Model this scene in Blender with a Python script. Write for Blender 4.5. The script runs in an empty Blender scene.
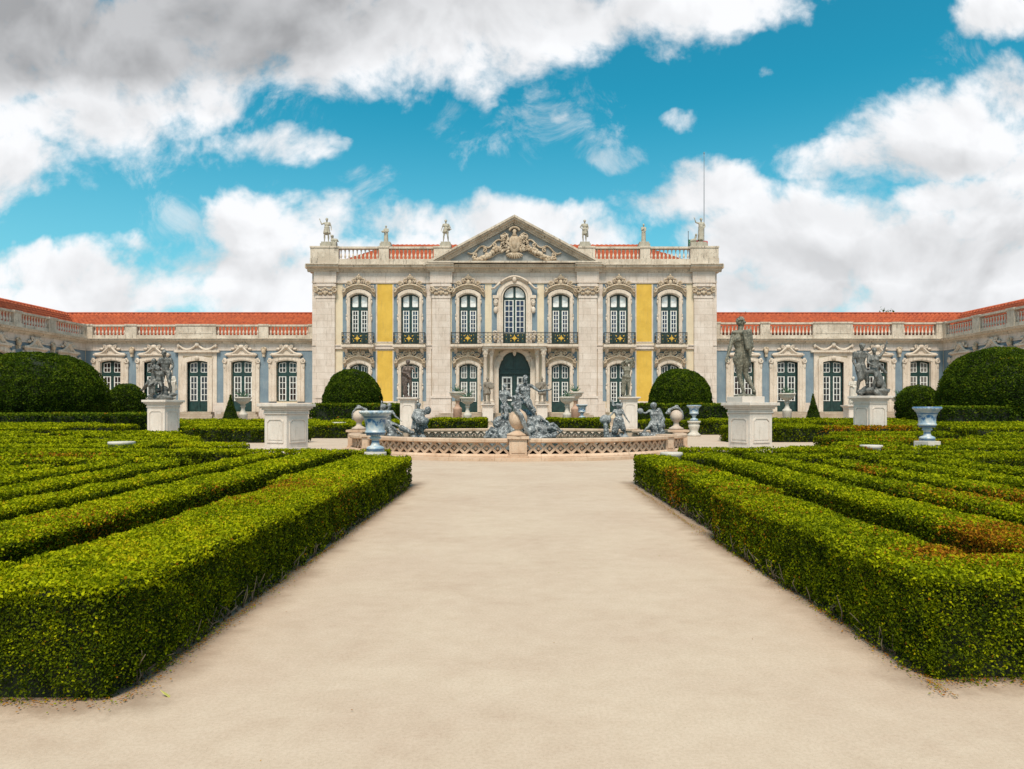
import bpy, bmesh, math, random
import numpy as np
from mathutils import Matrix, Vector, noise
R = math.radians
random.seed(7)
rng = np.random.default_rng(11)
scene = bpy.context.scene
col = scene.collection

# ------------------------------------------------------------ camera
cam_d = bpy.data.cameras.new('camera')
cam = bpy.data.objects.new('camera', cam_d)
col.objects.link(cam)
cam.location = (0, 0, 1.2)
cam.rotation_euler = (R(90), 0, 0)
cam_d.sensor_width = 36
cam_d.lens = 700 / 1024 * 36
cam_d.shift_y = 25.5 / 1024
cam_d.shift_x = -4 / 1024
cam_d.clip_end = 2000
scene.camera = cam

# ------------------------------------------------------------ node helpers
def lin(r, g, b):
    f = lambda c: (c/255/12.92) if c/255 <= .04045 else ((c/255+.055)/1.055)**2.4
    return (f(r), f(g), f(b), 1)

class NT:
    def __init__(s, tree):
        s.t = tree; s.n = tree.nodes; s.l = tree.links
    def new(s, typ, **kw):
        nd = s.n.new(typ)
        for k, v in kw.items():
            setattr(nd, k, v)
        return nd
    def put(s, sock, val):
        if isinstance(val, bpy.types.NodeSocket): s.l.new(val, sock)
        else: sock.default_value = val
    def math(s, op, a, b=0.0, c=0.0, clamp=False):
        nd = s.new('ShaderNodeMath', operation=op, use_clamp=clamp)
        s.put(nd.inputs[0], a); s.put(nd.inputs[1], b); s.put(nd.inputs[2], c)
        return nd.outputs[0]
    def vmath(s, op, a, b=(0, 0, 0)):
        nd = s.new('ShaderNodeVectorMath', operation=op)
        s.put(nd.inputs[0], a); s.put(nd.inputs[1], b)
        return nd.outputs['Value'] if op in ('DOT_PRODUCT', 'LENGTH') else nd.outputs[0]
    def mix(s, fac, a, b, mode='MIX'):
        nd = s.new('ShaderNodeMix', data_type='RGBA', blend_type=mode)
        s.put(nd.inputs[0], fac); s.put(nd.inputs[6], a); s.put(nd.inputs[7], b)
        return nd.outputs[2]
    def noise(s, vec, scale, detail=4, rough=.55, dist=0.0):
        nd = s.new('ShaderNodeTexNoise')
        s.put(nd.inputs['Vector'], vec); nd.inputs['Scale'].default_value = scale
        nd.inputs['Detail'].default_value = detail; nd.inputs['Roughness'].default_value = rough
        nd.inputs['Distortion'].default_value = dist
        return nd.outputs['Fac'], nd.outputs['Color']
    def ramp(s, fac, stops):
        nd = s.new('ShaderNodeValToRGB')
        e = nd.color_ramp.elements
        while len(e) < len(stops): e.new(.5)
        for i, (p, c) in enumerate(stops):
            e[i].position = p; e[i].color = c if len(c) == 4 else (*c, 1)
        s.put(nd.inputs[0], fac)
        return nd.outputs[0]
    def smooth(s, v, a, b):
        nd = s.new('ShaderNodeMapRange', interpolation_type='SMOOTHSTEP')
        s.put(nd.inputs[0], v); nd.inputs[1].default_value = a; nd.inputs[2].default_value = b
        return nd.outputs[0]
    def bump(s, h, strength, dist=.02):
        nd = s.new('ShaderNodeBump'); s.put(nd.inputs['Height'], h)
        nd.inputs['Strength'].default_value = strength; nd.inputs['Distance'].default_value = dist
        return nd.outputs[0]

def mat_base(name):
    m = bpy.data.materials.new(name); m.use_nodes = True
    nt = NT(m.node_tree)
    b = m.node_tree.nodes['Principled BSDF']
    return m, nt, b

def stone_mat(name, c1, c2, stain, stain_amt=.5, scale=1.0, joints=None, rough=.85, bump=.35, streak=True):
    """weathered stone: two tones in broad clouds, grey-brown stains, fine grain, optional ashlar joints"""
    m, nt, b = mat_base(name)
    tc = nt.new('ShaderNodeTexCoord').outputs['Object']
    f1, _ = nt.noise(tc, 1.1*scale, 6, .62)
    f2, _ = nt.noise(tc, 9*scale, 5, .6)
    f3, _ = nt.noise(tc, 60*scale, 3, .6)
    c = nt.mix(nt.smooth(f1, .35, .65), c1, c2)
    if streak:
        mp = nt.new('ShaderNodeMapping'); nt.put(mp.inputs[0], tc); mp.inputs['Scale'].default_value = (3.2*scale, 3.2*scale, .45*scale)
        f4, _ = nt.noise(mp.outputs[0], 2.0, 5, .65)
        st = nt.math('MULTIPLY', nt.smooth(f4, .52, .74), stain_amt)
        c = nt.mix(st, c, stain)
    c = nt.mix(nt.math('MULTIPLY', nt.smooth(f2, .54, .75), stain_amt*.7), c, stain)
    c = nt.mix(.22, c, nt.ramp(f3, [(.3, (.25, .23, .2, 1)), (.7, (1, .98, .93, 1))]), 'MULTIPLY')
    h = nt.math('ADD', nt.math('MULTIPLY', f2, .6), nt.math('MULTIPLY', f3, .3))
    if joints:
        sep = nt.new('ShaderNodeSeparateXYZ'); nt.put(sep.inputs[0], tc)
        cmb = nt.new('ShaderNodeCombineXYZ'); nt.put(cmb.inputs[0], sep.outputs[0]); nt.put(cmb.inputs[1], sep.outputs[2])
        br = nt.new('ShaderNodeTexBrick'); nt.put(br.inputs['Vector'], cmb.outputs[0])
        br.inputs['Scale'].default_value = 1.0
        br.inputs['Brick Width'].default_value = joints[0]; br.inputs['Row Height'].default_value = joints[1]
        br.inputs['Mortar Size'].default_value = joints[2]
        br.inputs['Color1'].default_value = (1, 1, 1, 1); br.inputs['Color2'].default_value = (.88, .86, .84, 1)
        br.inputs['Mortar'].default_value = (.55, .5, .44, 1)
        c = nt.mix(.8, c, br.outputs['Color'], 'MULTIPLY')
    nt.put(b.inputs['Base Color'], c); b.inputs['Roughness'].default_value = rough
    nt.put(b.inputs['Normal'], nt.bump(h, bump, .03))
    return m

MAT = {}
MAT['stone'] = stone_mat('palace_limestone', (.75, .655, .59, 1), (.66, .56, .49, 1), (.32, .25, .19, 1), .55, joints=(1.3, .55, .012))
MAT['stone_plain'] = stone_mat('carved_limestone', (.74, .64, .545, 1), (.62, .515, .42, 1), (.23, .18, .135, 1), .7)
MAT['cornice'] = stone_mat('weathered_cornice_stone', (.68, .59, .49, 1), (.50, .42, .335, 1), (.17, .14, .11, 1), 1.0)
MAT['relief'] = stone_mat('relief_stone', (.60, .49, .37, 1), (.44, .33, .225, 1), (.12, .085, .055, 1), .7, 2)
MAT['plaster'] = stone_mat('cream_plaster', (.74, .63, .47, 1), (.68, .565, .41, 1), (.40, .32, .21, 1), .3, .7, bump=.15)
MAT['blue'] = stone_mat('blue_plaster', (.21, .28, .335, 1), (.165, .225, .28, 1), (.36, .38, .39, 1), .55, .8, bump=.15)
MAT['yellow'] = stone_mat('yellow_plaster', (.72, .46, .075, 1), (.63, .39, .055, 1), (.44, .29, .09, 1), .5, .8, bump=.15)
MAT['tympanum'] = stone_mat('grey_tympanum_stone', (.33, .34, .34, 1), (.25, .255, .25, 1), (.18, .16, .13, 1), .5)
MAT['pedestal'] = stone_mat('white_pedestal_stone', (.74, .665, .60, 1), (.66, .58, .515, 1), (.33, .28, .22, 1), .4, 1.5)
MAT['marble'] = stone_mat('white_marble', (.66, .605, .53, 1), (.55, .49, .42, 1), (.30, .27, .23, 1), .4, 2)
MAT['warrior'] = stone_mat('grey_brown_statue_stone', (.30, .26, .21, 1), (.20, .17, .14, 1), (.09, .075, .06, 1), .6, 3)
MAT['roofstatue'] = stone_mat('roof_statue_stone', (.50, .46, .38, 1), (.38, .34, .27, 1), (.14, .12, .09, 1), .6, 3)
MAT['fountain'] = stone_mat('warm_fountain_stone', (.66, .49, .36, 1), (.56, .385, .265, 1), (.26, .155, .09, 1), .5, 1.6, joints=(1.1, .6, .006))
MAT['finial'] = stone_mat('rosy_finial_stone', (.60, .49, .40, 1), (.50, .39, .31, 1), (.28, .20, .15, 1), .5, 2)
MAT['step'] = stone_mat('step_stone', (.52, .43, .33, 1), (.42, .33, .25, 1), (.22, .17, .12, 1), .5, 1.2, joints=(1.5, .16, .01))
MAT['terracotta'] = stone_mat('rosy_stone', (.52, .34, .25, 1), (.44, .27, .19, 1), (.25, .16, .11, 1), .4, 2)

def metal_statue_mat(name, c1, c2, hi, rough=.55, met=.25, sc=1):
    m, nt, b = mat_base(name)
    tc = nt.new('ShaderNodeTexCoord').outputs['Object']
    f1, _ = nt.noise(tc, 4*sc, 6, .65); f2, _ = nt.noise(tc, 22*sc, 5, .6)
    c = nt.mix(nt.smooth(f1, .38, .62), c1, c2)
    c = nt.mix(nt.smooth(f2, .48, .66), c, hi)
    nt.put(b.inputs['Base Color'], c); b.inputs['Roughness'].default_value = rough; b.inputs['Metallic'].default_value = met
    nt.put(b.inputs['Normal'], nt.bump(f2, .5, .02))
    return m
MAT['lead'] = metal_statue_mat('aged_lead', (.06, .064, .068, 1), (.20, .21, .212, 1), (.46, .47, .465, 1), .6, .15)  # pale and dark tones paint highlights and shadows into the lead
MAT['lead_dark'] = metal_statue_mat('dark_lead', (.07, .07, .065, 1), (.14, .14, .13, 1), (.24, .23, .21, 1), .55, .25)
MAT['lead_green'] = metal_statue_mat('greenish_lead', (.075, .072, .052, 1), (.17, .155, .115, 1), (.30, .275, .21, 1), .6, .1)
MAT['bronze'] = metal_statue_mat('brown_bronze', (.055, .035, .03, 1), (.11, .075, .06, 1), (.22, .17, .14, 1), .5, .3)

def plain(name, c, rough=.5, met=0, bumpy=0, var=.0):
    m, nt, b = mat_base(name)
    tc = nt.new('ShaderNodeTexCoord').outputs['Object']
    f, _ = nt.noise(tc, 3, 5, .6)
    v = max(var, .12)
    lo = tuple(x*(1-v) for x in c[:3]) + (1,); hi = tuple(min(1, x*(1+v)) for x in c[:3]) + (1,)
    nt.put(b.inputs['Base Color'], nt.mix(nt.smooth(f, .3, .7), lo, hi))
    b.inputs['Roughness'].default_value = rough; b.inputs['Metallic'].default_value = met
    if bumpy:
        f2, _ = nt.noise(tc, 40, 4, .6); nt.put(b.inputs['Normal'], nt.bump(f2, bumpy, .01))
    return m
MAT['green_paint'] = plain('dark_green_paint', (.012, .040, .036, 1), .45, bumpy=.1, var=.3)
MAT['white_paint'] = plain('white_sash_paint', (.72, .71, .68, 1), .5)
MAT['blind'] = plain('white_blind', (.80, .82, .82, 1), .6)
MAT['iron'] = plain('black_iron', (.025, .024, .022, 1), .5, .3)
MAT['gold'] = plain('gilding', (.60, .37, .05, 1), .4, .35)
MAT['steel'] = plain('grey_mast_paint', (.20, .21, .22, 1), .4, .3)
def glass_mat(name, c):
    m, nt, b = mat_base(name)
    tc = nt.new('ShaderNodeTexCoord').outputs['Object']
    f, _ = nt.noise(tc, 1.7, 2, .5)
    nt.put(b.inputs['Base Color'], nt.mix(nt.smooth(f, .35, .65), c, tuple(x*.5 for x in c[:3]) + (1,)))
    b.inputs['Roughness'].default_value = .06; b.inputs['Specular IOR Level'].default_value = .5
    nt.put(b.inputs['Normal'], nt.bump(f, .25, .05))
    return m
MAT['glass'] = glass_mat('old_window_glass', (.022, .017, .018, 1))
_t = NT(MAT['glass'].node_tree); _oi = _t.new('ShaderNodeObjectInfo').outputs['Random']
_t.put(_t.n['Principled BSDF'].inputs['Base Color'], _t.ramp(_oi, [(0, (.02, .012, .012, 1)), (.35, (.035, .022, .02, 1)), (.6, (.015, .022, .032, 1)), (.8, (.05, .04, .035, 1)), (.92, (.16, .15, .14, 1))]))
MAT['glass_blue'] = glass_mat('blue_window_glass', (.014, .035, .08, 1))

# roof tiles
m, nt, b = mat_base('terracotta_roof_tiles')
tc = nt.new('ShaderNodeTexCoord').outputs['Object']
f1, _ = nt.noise(tc, 1.3, 5, .7); f2, _ = nt.noise(tc, 7, 4, .7)
vo = nt.new('ShaderNodeTexVoronoi'); nt.put(vo.inputs['Vector'], tc); vo.inputs['Scale'].default_value = 3.6
c = nt.mix(nt.smooth(f1, .3, .7), (.50, .105, .034, 1), (.36, .066, .024, 1))
c = nt.mix(.65, c, nt.ramp(vo.outputs['Distance'], [(.0, (.45, .36, .33, 1)), (.6, (1, 1, 1, 1))]), 'MULTIPLY')
c = nt.mix(nt.math('MULTIPLY', nt.smooth(f2, .55, .75), .6), c, (.62, .22, .11, 1))
c = nt.mix(nt.math('MULTIPLY', nt.smooth(f2, .25, .12), .6), c, (.16, .05, .03, 1))
nt.put(b.inputs['Base Color'], c); b.inputs['Roughness'].default_value = .85
MAT['tiles'] = m

# painted faience (blue on white)
m, nt, b = mat_base('blue_and_white_faience')
tc = nt.new('ShaderNodeTexCoord').outputs['Object']
sep = nt.new('ShaderNodeSeparateXYZ'); nt.put(sep.inputs[0], tc)
ang = nt.math('ARCTAN2', sep.outputs[1], sep.outputs[0])
sw = nt.math('ABSOLUTE', nt.math('SINE', nt.math('MULTIPLY', ang, 2.5)))        # swags round the bowl
zc = nt.math('ADD', .46, nt.math('MULTIPLY', sw, .07))
dz = nt.math('ABSOLUTE', nt.math('SUBTRACT', sep.outputs[2], zc))
n1, _ = nt.noise(tc, 26, 4, .6); n2, _ = nt.noise(tc, 7, 3, .6)
sw_m = nt.math('MULTIPLY', nt.smooth(dz, .045, .02), nt.smooth(n1, .38, .5))
band = nt.math('SINE', nt.math('MULTIPLY', sep.outputs[2], 46))
band_m = nt.math('MULTIPLY', nt.smooth(band, .55, .95), nt.math('GREATER_THAN', nt.math('ABSOLUTE', nt.math('SUBTRACT', sep.outputs[2], .45)), .12))
mm = nt.math('MAXIMUM', sw_m, nt.math('MULTIPLY', band_m, .85))
c = nt.mix(nt.smooth(n2, .35, .65), (.55, .56, .54, 1), (.25, .36, .46, 1))
c = nt.mix(mm, c, (.035, .13, .28, 1))
c = nt.mix(nt.math('MULTIPLY', nt.smooth(n2, .62, .75), .6), c, (.25, .23, .2, 1))
nt.put(b.inputs['Base Color'], c); b.inputs['Roughness'].default_value = .35
nt.put(b.inputs['Normal'], nt.bump(n1, .3, .01))
MAT['faience'] = m

# foliage: tint 0..1 = dark green .. fresh yellow green, above .85 dried rust brown
def leaf_mat(name, dk, md, lt, trans=.25):
    m, nt, b = mat_base(name)
    at = nt.new('ShaderNodeAttribute'); at.attribute_name = 'tint'
    c = nt.ramp(at.outputs['Fac'], [(0, dk), (.4, md), (.76, lt), (.86, (.42, .21, .008, 1)), (.98, (.30, .10, .01, 1))])
    nt.put(b.inputs['Base Color'], c); b.inputs['Roughness'].default_value = .6
    b.inputs['Specular IOR Level'].default_value = .05
    tr = nt.new('ShaderNodeBsdfTranslucent'); nt.put(tr.inputs[0], c)
    mx = nt.new('ShaderNodeMixShader'); mx.inputs[0].default_value = trans
    nt.l.new(b.outputs[0], mx.inputs[1]); nt.l.new(tr.outputs[0], mx.inputs[2])
    nt.l.new(mx.outputs[0], nt.n['Material Output'].inputs['Surface'])
    return m
MAT['box_leaf'] = leaf_mat('boxwood_leaves', (.014, .030, .002, 1), (.13, .165, .002, 1), (.44, .455, .004, 1))
MAT['topiary_leaf'] = leaf_mat('topiary_leaves', (.009, .022, .003, 1), (.044, .078, .004, 1), (.15, .20, .008, 1))
MAT['tree_leaf'] = leaf_mat('tree_leaves', (.02, .045, .01, 1), (.05, .09, .015, 1), (.10, .16, .03, 1))
MAT['agave'] = plain('agave_leaf', (.06, .13, .07, 1), .5, var=.3)
MAT['core'] = plain('hedge_inner_twigs', (.012, .018, .006, 1), .95, bumpy=.6, var=.4)  # inner twigs as a near-black core, deep shade put into the colour
MAT['twig'] = plain('box_twigs', (.13, .095, .06, 1), .9, bumpy=.4, var=.4)
MAT['bark'] = plain('bark', (.12, .09, .06, 1), .9, bumpy=.6, var=.3)

# ------------------------------------------------------------ mesh builder
class MB:
    def __init__(s, T=None):
        s.v = []; s.f = []; s.T = T; s.sm = []
    def add(s, vs, fs, smooth=False):
        o = len(s.v)
        if s.T is not None:
            vs = [s.T @ Vector(v) for v in vs]
        s.v.extend([tuple(v) for v in vs])
        for f in fs:
            s.f.append([o+i for i in f]); s.sm.append(smooth)
    def box(s, x0, x1, y0, y1, z0, z1):
        s.add([(x0, y0, z0), (x1, y0, z0), (x1, y1, z0), (x0, y1, z0), (x0, y0, z1), (x1, y0, z1), (x1, y1, z1), (x0, y1, z1)],
              [(0, 3, 2, 1), (4, 5, 6, 7), (0, 1, 5, 4), (1, 2, 6, 5), (2, 3, 7, 6), (3, 0, 4, 7)])
    def prism(s, pts, y0, y1):
        n = len(pts)
        s.add([(p[0], y0, p[1]) for p in pts] + [(p[0], y1, p[1]) for p in pts],
              [list(range(n))[::-1], list(range(n, 2*n))] + [(i, (i+1) % n, n+(i+1) % n, n+i) for i in range(n)])
    def ring(s, outer, inner, y0, y1, closed=False):
        n = len(outer)
        vs = []
        for y in (y0, y1):
            vs += [(p[0], y, p[1]) for p in outer] + [(p[0], y, p[1]) for p in inner]
        fs = []
        rr = n if closed else n-1
        for i in range(rr):
            j = (i+1) % n
            fs += [(i, j, n+j, n+i), (2*n+i, 3*n+i, 3*n+j, 2*n+j), (i, 2*n+i, 2*n+j, j), (n+i, n+j, 3*n+j, 3*n+i)]
        if not closed:
            fs += [(0, n, 3*n, 2*n), (n-1, 3*n-1, 4*n-1, 2*n-1)]
        s.add(vs, fs)
    def extr(s, prof, x0, x1):
        """profile in (y,z) run along x"""
        n = len(prof)
        s.add([(x0, p[0], p[1]) for p in prof] + [(x1, p[0], p[1]) for p in prof],
              [list(range(n)), list(range(n, 2*n))[::-1]] + [(i, n+i, n+(i+1) % n, (i+1) % n) for i in range(n)])
    def lathe(s, prof, n=16, c=(0, 0, 0), smooth=True, rot=0.0):
        vs = []; fs = []
        k = len(prof)
        for (r, z) in prof:
            for j in range(n):
                a = 2*math.pi*j/n + rot
                vs.append((c[0]+r*math.cos(a), c[1]+r*math.sin(a), c[2]+z))
        for i in range(k-1):
            for j in range(n):
                jj = (j+1) % n
                fs.append((i*n+j, i*n+jj, (i+1)*n+jj, (i+1)*n+j))
        fs.append(list(range(n))[::-1]); fs.append(list(range((k-1)*n, k*n)))
        s.add(vs, fs, smooth)
    def tube(s, pts, rad, n=6, smooth=True):
        pts = [Vector(p) for p in pts]
        if not callable(rad):
            r0 = rad; rad = lambda t: r0
        vs = []; fs = []
        up = Vector((0, 0, 1)); k = len(pts)
        pu = None
        for i, p in enumerate(pts):
            d = (pts[min(i+1, k-1)] - pts[max(i-1, 0)])
            if d.length < 1e-9: d = Vector((0, 0, 1))
            d.normalize()
            a = pu if pu is not None else (up if abs(d.z) < .9 else Vector((1, 0, 0)))
            u = (a - d*a.dot(d))
            if u.length < 1e-6: u = d.orthogonal()
            u.normalize(); w = d.cross(u); pu = u
            r = rad(i/(k-1))
            for j in range(n):
                t = 2*math.pi*j/n
                vs.append(p + (u*math.cos(t) + w*math.sin(t))*r)
        for i in range(k-1):
            for j in range(n):
                jj = (j+1) % n
                fs.append((i*n+j, i*n+jj, (i+1)*n+jj, (i+1)*n+j))
        fs.append(list(range(n))[::-1]); fs.append(list(range((k-1)*n, k*n)))
        s.add(vs, fs, smooth)
    def ell(s, c, r, n=10, m=7, M=None):
        vs = []; fs = []
        for i in range(m+1):
            th = math.pi*i/m
            for j in range(n):
                a = 2*math.pi*j/n
                v = Vector((r[0]*math.sin(th)*math.cos(a), r[1]*math.sin(th)*math.sin(a), r[2]*math.cos(th)))
                if M is not None: v = M @ v
                vs.append((c[0]+v.x, c[1]+v.y, c[2]+v.z))
        for i in range(m):
            for j in range(n):
                jj = (j+1) % n
                fs.append((i*n+j, (i+1)*n+j, (i+1)*n+jj, i*n+jj))
        s.add(vs, fs, True)
    def cap(s, p0, r0, p1, r1, n=10):
        """tapered capsule, closed"""
        p0 = Vector(p0); p1 = Vector(p1); d = p1-p0; L = d.length
        if L < 1e-6:
            s.ell(p0, (r0, r0, r0), n, 6); return
        d.normalize(); u = d.orthogonal().normalized(); w = d.cross(u)
        st = []
        for k in range(0, 4):
            t = -math.pi/2 + k*math.pi/6 + .02
            st.append((r0*math.sin(t), r0*math.cos(t)))
        for k in range(0, 4):
            t = k*math.pi/6 - .0
            if k == 3: t = math.pi/2-.02
            st.append((L + r1*math.sin(t), r1*math.cos(t)))
        vs = []; fs = []
        for (h, r) in st:
            for j in range(n):
                a = 2*math.pi*j/n
                vs.append(p0 + d*h + (u*math.cos(a)+w*math.sin(a))*r)
        k = len(st)
        for i in range(k-1):
            for j in range(n):
                jj = (j+1) % n
                fs.append((i*n+j, i*n+jj, (i+1)*n+jj, (i+1)*n+j))
        fs.append(list(range(n))[::-1]); fs.append(list(range((k-1)*n, k*n)))
        s.add(vs, fs, True)
    def mesh(s, name, mat):
        me = bpy.data.meshes.new(name)
        me.from_pydata(s.v, [], s.f)
        me.polygons.foreach_set('use_smooth', s.sm)
        me.materials.append(mat)
        bm = bmesh.new(); bm.from_mesh(me)
        bmesh.ops.recalc_face_normals(bm, faces=bm.faces); bm.to_mesh(me); bm.free()
        me.update()
        return me

def link(name, me, parent=None, loc=(0, 0, 0), rz=0.0):
    o = bpy.data.objects.new(name, me); col.objects.link(o)
    o.location = loc; o.rotation_euler = (0, 0, rz)
    if parent is not None: o.parent = parent
    return o
def tag(o, label=None, cat=None, group=None, kind=None):
    if label: o['label'] = label
    if cat: o['category'] = cat
    if group: o['group'] = group
    if kind: o['kind'] = kind
    return o
def empty(name, loc, rz=0.0):
    o = bpy.data.objects.new(name, None); col.objects.link(o)
    o.location = loc; o.rotation_euler = (0, 0, rz); o.empty_display_size = .3
    return o
def bevel(o, w=.01, seg=2):
    md = o.modifiers.new('bevel', 'BEVEL'); md.width = w; md.segments = seg; md.limit_method = 'ANGLE'; md.angle_limit = R(40)
    return o

def arch(w, z0, zs, rise, n=12):
    """opening outline from bottom left over the arched head to bottom right"""
    pts = [(-w/2, z0), (-w/2, zs)]
    if rise > 1e-4:
        Rr = (w*w/4+rise*rise)/(2*rise); zc = zs+rise-Rr
        a0 = math.asin(min(1, w/2/Rr))
        if rise > w/2: a0 = math.pi - a0
        for i in range(1, n):
            a = -a0 + 2*a0*i/n
            pts.append((Rr*math.sin(a), zc+Rr*math.cos(a)))
    else:
        for i in range(1, n): pts.append((-w/2+w*i/n, zs))
    pts += [(w/2, zs), (w/2, z0)]
    return pts
def spiral(cx, cz, r, turns=1.4, a0=0, sgn=1, y=-.1, n=16):
    return [(cx + sgn*r*(1-.75*i/n)*math.cos(a0+2*math.pi*turns*i/n), y, cz + r*(1-.75*i/n)*math.sin(a0+2*math.pi*turns*i/n)) for i in range(n+1)]
# ------------------------------------------------------------ palace pieces
def window_meshes(w, h, rise, tz, low0, topg, lowg, glass='glass', blind=False, yb=.26, trw=.12, mg=.07, post=.055, hd=.13):
    """h = crown height above the sill (z=0), tz = transom height, low0 = height of the solid door panel below the glass"""
    zs = h - rise
    g = MB(); s = MB(); p = MB(); bl = MB()
    g.prism(arch(w, 0, zs, rise), yb, yb+.08)
    # frame mouldings
    g.ring(arch(w, 0, zs, rise), arch(w-.16, 0, zs, max(0, rise-.08)) , yb-.07, yb)
    g.box(-w/2+.08, w/2-.08, yb-.06, yb-.002, tz-trw/2, tz+trw/2)
    g.box(-post, post, yb-.05, yb-.003, .0, h-.05)
    lw = (w/2 - post - .08)          # leaf width
    for sx in (-1, 1):
        cx = sx*(post+lw/2)
        x0, x1 = cx-lw/2+mg, cx+lw/2-mg
        z0, z1 = max(low0, .1), tz-trw/2-.07
        c, r = lowg
        p.box(x0, x1, yb-.008, yb-.003, z0, z1)
        bw = .052
        for i in range(c+1):
            x = x0+(x1-x0)*i/c; e_ = .018 if i in (0, c) else 0; s.box(x-bw/2-e_, x+bw/2+e_, yb-.045, yb-.009, z0-.04, z1+.04)
        for j in range(r+1):
            z = z0+(z1-z0)*j/r; s.box(x0+bw/2+.001, x1-bw/2-.001, yb-.044, yb-.0095, z-bw/2, z+bw/2)
        if low0 > .3:                # raised door panel
            g.box(x0, x1, yb-.03, yb-.001, .12, low0-.12)
            g.box(x0+.06, x1-.06, yb-.045, yb-.031, .18, low0-.18)
        # arched top lights
        tz0 = tz+trw/2+.04
        def ztop(x, off=hd):
            if rise < 1e-3: return h-off
            Rr = (w*w/4+rise*rise)/(2*rise); return h-Rr+math.sqrt(max(0, Rr*Rr-x*x))-off
        xs = [x0+(x1-x0)*i/6 for i in range(7)]
        if ztop(xs[0]) > tz0+.05 and ztop(xs[-1]) > tz0+.05:
            tp = [(x, ztop(x)) for x in xs]
            (bl if blind else p).prism([(x0, tz0)] + tp + [(x1, tz0)], yb-.02 if blind else yb-.008, yb-.003)
            c, r = topg
            yy0, yy1 = yb-.045, (yb-.021 if blind else yb-.009)
            for i in range(c+1):
                x = x0+(x1-x0)*i/c; s.box(x-bw/2, x+bw/2, yy0, yy1, tz0, ztop(min(max(x, x0), x1)))
            for j in range(r):
                z = tz0+(min(ztop(x0), ztop(x1))-tz0)*j/r; s.box(x0+bw/2+.001, x1-bw/2-.001, yy0+.001, yy1-.0005, z-bw/2, z+bw/2)
            outer = [(x, ztop(x, hd-.03)) for x in xs]; inner = [(x, ztop(x, hd+.02)) for x in xs]
            s.ring(outer, inner, yy0-.002, yy1)
    d = {'frame': g.mesh('window', MAT['green_paint']), 'sash': s.mesh('sash', MAT['white_paint']), 'pane': p.mesh('pane', MAT[glass])}
    if blind and bl.v: d['blind'] = bl.mesh('blind', MAT['blind'])
    return d

def surround_mesh(w, h, rise, band=.38, top=.12, ears=False):
    b = MB(); zs = h-rise
    inn = arch(w, 0, zs, rise); 
    out = arch(w+2*band, 0, zs+band*.95, rise+top)
    b.ring(out, inn, -.14, .34)
    out2 = arch(w+2*band-.16, 0, zs+band*.95-.08, rise+top); inn2 = arch(w+.16, 0, zs+.03, rise+.04)
    b.ring(out2, inn2, -.19, -.142)
    # little side brackets half way down and at the head
    for sx in (-1, 1):
        x = sx*(w/2+band)
        for zz in (zs-.1, zs*.62):
            b.tube(spiral(x-sx*.04, zz, .12, 1.3, 1.6, sx, -.13), .045, 5)
            b.ell((x+sx*.02, -.1, zz-.32), (.07, .07, .2), 6, 4)
        if not ears:
            b.box(x-.09, x+.07, -.17, .0, 0, .35)
    return b.mesh('surround', MAT['stone_plain'])

def crest_mesh(W, H, style=0, seed=1, mat='relief'):
    """rocaille crest over a window: brow moulding, C-scrolls, leaves and a shell; origin at its middle bottom"""
    rr = random.Random(seed); b = MB()
    brow = []
    n = 18
    for i in range(n+1):
        t = -1+2*i/n
        z = H*.40*math.cos(t*math.pi/2)**.8 + (.10*H if abs(t) > .86 else 0)*-1
        brow.append((t*W/2, -.26, z))
    b.tube(brow, .085, 6); b.tube([(x, y+.1, z-.12) for x, y, z in brow], .10, 6)
    b.tube([(x, y+.13, z-.26) for x, y, z in brow], .07, 6)
    for sx in (-1, 1):
        b.tube(spiral(sx*W*.47, H*.05, .17, 1.4, 1.2, sx, -.3), lambda t: .07*(1-.5*t), 6)
        b.tube(spiral(sx*W*.30, H*.46, .19, 1.5, -.4, sx, -.28), lambda t: .075*(1-.5*t), 6)
        b.tube(spiral(sx*W*.15, H*.62, .15, 1.3, .8, -sx, -.3), lambda t: .07*(1-.5*t), 6)
        for k in range(7):
            t = k/6
            x = sx*W*(.10+.36*t); z = H*(.58-.36*t)
            a = rr.uniform(-.6, .6)+sx*.7
            b.ell((x, -.24-rr.uniform(0, .08), z+rr.uniform(-.04, .08)), (.06, .07, .15), 6, 5, Matrix.Rotation(a, 3, 'Y'))
    # cartouche and fan
    b.ell((0, -.24, H*.52), (.17, .14, .25), 10, 7)
    if style == 0:
        for k in range(7):
            a = (k-3)*.34
            b.ell((math.sin(a)*.22, -.22, H*.70+math.cos(a)*.20), (.045, .06, .17), 6, 5, Matrix.Rotation(a, 3, 'Y'))
        b.ell((0, -.24, H*.93), (.09, .09, .13), 8, 5)
        b.tube([(-.26, -.2, H*.62), (-.2, -.24, H*.8), (0, -.26, H*.86), (.2, -.24, H*.8), (.26, -.2, H*.62)], .045, 5)
    else:
        for k in range(10):
            a = k*math.pi/5
            b.ell((math.sin(a)*.25, -.27, H*.62+math.cos(a)*.25), (.06, .07, .13), 6, 5, Matrix.Rotation(a, 3, 'Y'))
        b.ell((0, -.32, H*.62), (.13, .1, .13), 8, 6)
        b.tube([(math.cos(a)*.36, -.22, H*.62+math.sin(a)*.34) for a in [i*math.pi/8 for i in range(17)]], .05, 5)
    return b.mesh('crest', MAT[mat])

def place_window(parent, ms, loc, rz, extra=(), name='window', label=None):
    wo = link(name, ms['frame'], parent, loc, rz)
    if label: wo['label'] = label
    for k in ('sash', 'pane', 'blind'):
        if k in ms: link(k, ms[k], wo)
    for (nm, me, off) in extra: link(nm, me, wo, off)
    return wo

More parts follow.
